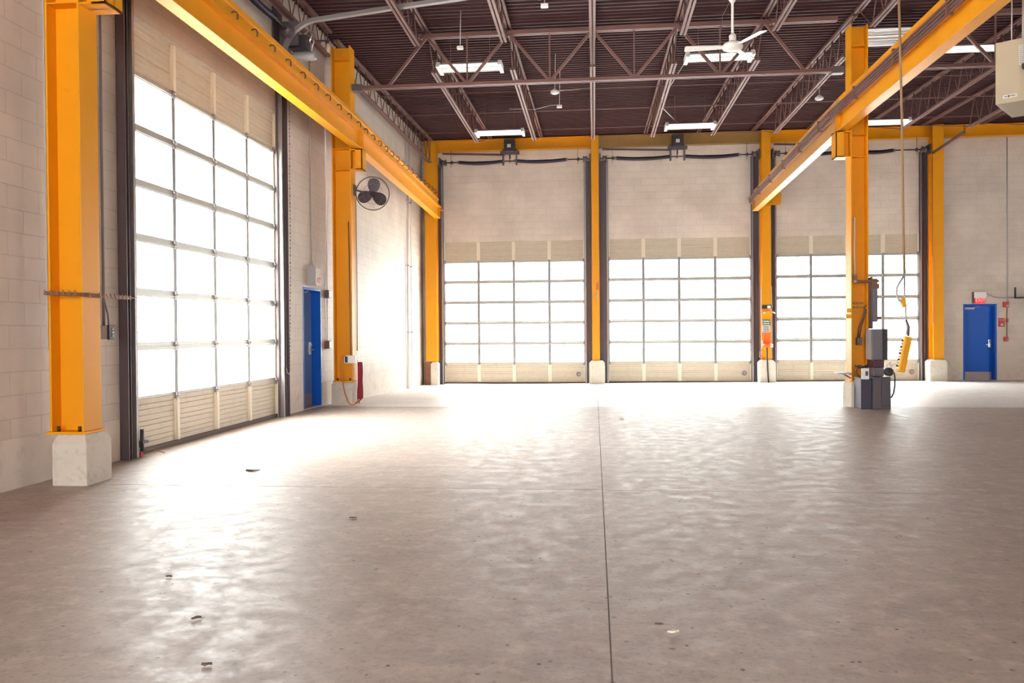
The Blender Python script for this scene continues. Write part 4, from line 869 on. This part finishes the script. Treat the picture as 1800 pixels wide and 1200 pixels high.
st = MB(TH).box(0.235, 0.31, -0.004, 0.0, 0.40, 0.62); sp2 = build('instruction_sticker', st, 'paper', uh)
build('print', MB(TH).text_bars(0.242, 0.302, 0.41, 0.615, 9, -0.004, random.Random(9)), 'lgrey', sp2)
build('gas_pipe', MB(TH).tube([(0.30, -0.10, 3.0), (0.30, -0.10, 0.72), (0.31, -0.10, 0.40), (0.32, -0.08, 0.06)], 0.009, 8), 'lgrey', uh)
build('gas_valve', MB(TH).box(0.285, 0.33, -0.12, -0.04, 0.33, 0.38), 'black', uh)
for (x, y) in ((0.14, 0.12), (0.14, 0.68), (0.82, 0.12), (0.82, 0.68)): build('hanger_rod', MB(TH).cyl((x, y, 0.70), (x, y, 3.08), 0.008, 6), 'lgrey', uh)

# ================================================================ far wall fittings
ex = empty('exit_sign', (11.03, YB, 2.2)); tag(ex, 'glowing red exit sign above the far blue door', 'exit sign')
build('housing', MB().box(10.87, 11.20, YB - .10, YB, 2.20, 2.38), 'exitw', ex, 0.006)
build('side_arm', MB().box(10.85, 10.875, YB - .07, YB, 2.05, 2.38), 'dark', ex)
build('lit_face', MB().box(10.90, 11.17, YB - .09, YB, 2.055, 2.215), 'exitlit', ex, 0.004)
text('lettering', 'EXIT', 0.135, (11.035, YB - .092, 2.135), (H2, 0, 0), 'exitlet', ex)
wcx = MB().tube([(11.20, YB - .015, 2.36), (11.32, YB - .015, 2.30), (11.45, YB - .015, 2.22), (11.60, YB - .015, 2.20), (12.05, YB - .015, 2.20)], 0.011, 6)
tag(build('wall_conduit', wcx, 'lgrey', None, 0, (11.2, YB, 2.3)), 'thin conduit sagging from the far exit sign to the right', 'conduit', 'wall conduits')
tag(build('wall_conduit', MB().cyl((11.80, YB - .02, 2.1), (11.80, YB - .02, 6.8), 0.014, 8), 'lgrey', None, 0, (11.8, YB, 2.1)), 'long conduit down the far wall to the red alarm horn', 'conduit', 'wall conduits')
tag(build('wall_conduit', MB().cyl((11.79, YB - .02, 1.08), (11.79, YB - .02, 1.92), 0.010, 8), 'rust', None, 0, (11.79, YB, 1.08)), 'short conduit between the red alarm boxes', 'conduit', 'wall conduits')
r_ = empty('alarm_horn', (11.75, YB, 2.0)); tag(r_, 'topmost red alarm horn beside the far blue door', 'alarm')
build('body', MB().box(11.68, 11.83, YB - .06, YB, 1.93, 2.09), 'red', r_, 0.006); build('lens', MB().box(11.76, 11.81, YB - .068, YB - .06, 1.95, 2.0), 'paper', r_)
r_ = empty('fire_alarm_pull', (11.64, YB, 1.5)); tag(r_, 'red pull station with a white triangle beside the far blue door', 'alarm')
build('body', MB().box(11.56, 11.72, YB - .05, YB, 1.38, 1.56), 'red', r_, 0.006); build('top_label', MB().box(11.555, 11.725, YB - .03, YB, 1.58, 1.62), 'red', r_)
build('handle', MB().prism([(11.60, 1.41), (11.68, 1.41), (11.64, 1.49)], 'y', YB - .06, YB - .05), 'paper', r_)
build('side_box', MB().box(11.77, 11.82, YB - .04, YB, 1.50, 1.60), 'red', r_)
r_ = empty('alarm_box', (11.76, YB, 1.0)); tag(r_, 'lowest small red box beside the far blue door', 'alarm')
build('body', MB().box(11.70, 11.82, YB - .05, YB, 0.955, 1.085), 'red', r_, 0.006); build('label', MB().box(11.76, 11.80, YB - .054, YB - .05, .97, 1.02), 'kick', r_)
tag(build('wall_bracket', MB().box(12.0, 12.03, YB - .05, YB, 2.18, 2.50).box(12.0, 12.6, YB - .4, YB, 2.18, 2.21).bar((12.3, YB - .2, 2.18), (12.3, YB - .01, 1.9), .02, .02), 'black', None, 0, (12.0, YB, 2.2)), 'black angle bracket on the far wall at the right edge', 'bracket')
# things strapped to the fourth far column
Yc = 24.735
s_ = empty('safety_sign', (4.97, Yc, 1.47)); tag(s_, 'green and white safety sign on the far-wall column', 'sign')
build('board', MB().box(4.865, 5.085, Yc - .012, Yc, 1.26, 1.63), 'paper', s_, 0.003); build('header', MB().box(4.867, 5.083, Yc - .015, Yc - .012, 1.47, 1.628), 'green', s_)
build('header_lettering', MB().text_bars(4.89, 5.065, 1.485, 1.615, 2, Yc - .015, random.Random(11)), 'paper', s_); build('body_lettering', MB().text_bars(4.89, 5.06, 1.28, 1.45, 4, Yc - .012, random.Random(12)), 'ink', s_)
s_ = empty('strap', (4.99, Yc, 2.0)); tag(s_, 'black strap around the far-wall column above the green sign', 'strap')
build('band', MB().box(4.85, 5.13, Yc - .012, Yc + .0, 1.95, 2.06), 'black', s_); build('buckle', MB().box(5.0, 5.09, Yc - .06, Yc - .012, 1.96, 2.04), 'exitw', s_, 0.004)
s_ = empty('hanger', (5.06, Yc, 1.88)); tag(s_, 'small orange and white hanger hooked below the black strap', 'hanger')
build('shoulders', MB().tube([(4.90, Yc - .05, 1.83), (4.98, Yc - .05, 1.87), (5.05, Yc - .05, 1.90), (5.12, Yc - .05, 1.87), (5.20, Yc - .05, 1.82)], 0.018, 8), 'orange', s_)
build('tips', MB().tube([(4.89, Yc - .05, 1.825), (4.94, Yc - .05, 1.852)], 0.021, 8).tube([(5.15, Yc - .05, 1.855), (5.215, Yc - .05, 1.81)], 0.021, 8), 'paper', s_)
build('hook', MB().tube([(5.05, Yc - .05, 1.90), (5.05, Yc - .05, 1.94), (5.055, Yc - .055, 1.945)], 0.006, 6), 'chrome', s_)
s_ = empty('eyewash_station', (4.97, Yc, 1.0)); tag(s_, 'orange box with a red-orange bowl below the green sign', 'eyewash')
build('back_board', MB().box(4.875, 5.085, Yc - .03, Yc, 0.93, 1.245), 'orange', s_, 0.004)
build('bowl', MB().lathe([(0.03, -.07), (0.09, -.05), (0.12, 0.0), (0.125, .05), (0.11, .05), (0.08, 0.0), (0.0, -.03)], (4.965, Yc - .14, .89)), 'hot', s_)
build('side_tag', MB().box(4.825, 4.86, Yc - .10, Yc - .06, .86, 1.02), 'paper', s_); build('side_tag', MB().box(5.07, 5.145, Yc - .12, Yc - .06, .83, .93), 'paper', s_)
build('drain_pipe', MB().tube([(4.965, Yc - .14, .83), (4.97, Yc - .14, .55), (4.985, Yc - .13, .2), (5.01, Yc - .13, -.21)], 0.022, 8), 'black', s_)
build('hose_loop', MB().tube([(4.86, Yc - .03, .78), (4.79, Yc - .03, .70), (4.77, Yc - .03, .58), (4.82, Yc - .03, .50), (4.91, Yc - .03, .50)], 0.012, 7), 'cord', s_)
for x, lab in ((4.845, 'left'), (5.135, 'right')):
    tag(build('column_conduit', MB().tube([(x, Yc + .02, .5), (x, Yc + .02, 2.6)], 0.010, 6).box(x - .02, x + .02, Yc, Yc + .02, 2.0, 2.05), 'lgrey', None, 0, (x, Yc, .5)), 'thin grey conduit along the %s edge of the signed far-wall column' % lab, 'conduit')
tag(build('pull_cord', MB().tube([(9.58, 24.68, 6.2), (9.585, 24.68, 1.62), (9.60, 24.68, 1.52), (9.56, 24.68, 1.46), (9.57, 24.68, 1.55)], 0.008, 6), 'cord', None, 0, (9.58, 24.68, 6.2)), 'thin cord hanging down the left edge of the last yellow far-wall column', 'cord')

# trench drain in front of the far doors
td = empty('trench_drain', (0, 24.1, -0.22)); tag(td, 'long slotted trench drain across the floor before the far doors', 'drain')
td.name = 'trench_drain'
tr = MB(); xa = -3.6
while xa < 3.6:
    z = zapron(xa, 24.15); tr.box(xa, xa + 0.028, 24.09, 24.21, z + 0.008, z + 0.016); xa += 0.055
o = build('grate_bars', tr, 'drain', td); o['kind'] = 'stuff'
tg = MB()
for i in range(24):
    x0_, x1_ = -3.6 + 0.3 * i, -3.3 + 0.3 * i; z = zapron((x0_ + x1_) / 2, 24.15); tg.box(x0_, x1_, 24.09, 24.21, z - .02, z + .0075)
build('trough', tg, 'joint', td)

# bits of litter on the floor
def scrap(x, y, s, a, m, label):
    mb = MB(Matrix.Translation((x, y, 0.004)) @ Matrix.Rotation(a, 4, 'Z')); k = random.Random(int(x * 100 + y * 10))
    ring_ = [(s * math.cos(t) * k.uniform(.6, 1.1), .45 * s * math.sin(t) * k.uniform(.6, 1.1)) for t in [2 * math.pi * i / 9 for i in range(9)]]
    vs = [(u_, v_, k.uniform(0, .006)) for u_, v_ in ring_] + [(u_ * .9, v_ * .9, .006 + k.uniform(.002, s * .2)) for u_, v_ in ring_]
    mb.add(vs, [tuple(range(9))[::-1], tuple(range(9, 18))] + [(i, (i + 1) % 9, 9 + (i + 1) % 9, 9 + i) for i in range(9)])
    tag(build('litter_scrap', mb, m, None, 0, (x, y, 0)), label, 'litter', 'litter on the floor')
scrap(-3.305, 7.757, 0.07, 0.2, 'leaf', 'dark leaf on the floor in front of the big left door')
scrap(0.336, 3.693, 0.030, 0.4, 'chip', 'pale chip on the near floor just right of the long joint')
scrap(0.286, 3.781, 0.024, 0.1, 'leaf', 'dark scrap just behind the pale chip by the long joint')
scrap(-1.859, 3.697, 0.03, 0.6, 'leaf', 'dark leaf bit in the bright patch of the near floor')
scrap(-1.553, 3.179, 0.028, 0.2, 'leaf', 'dark curled scrap lowest in the picture, left half of floor')
scrap(-2.33, 4.329, 0.024, 0.0, 'leaf', 'dark leaf bit on the shadowed left part of the near floor')
scrap(-1.733, 5.797, 0.03, 0.1, 'leaf', 'flat dark scrap on the floor left of the crossing joint')
scrap(0.396, 12.616, 0.05, 0.3, 'chip', 'pale chip on the far floor right of the long joint')
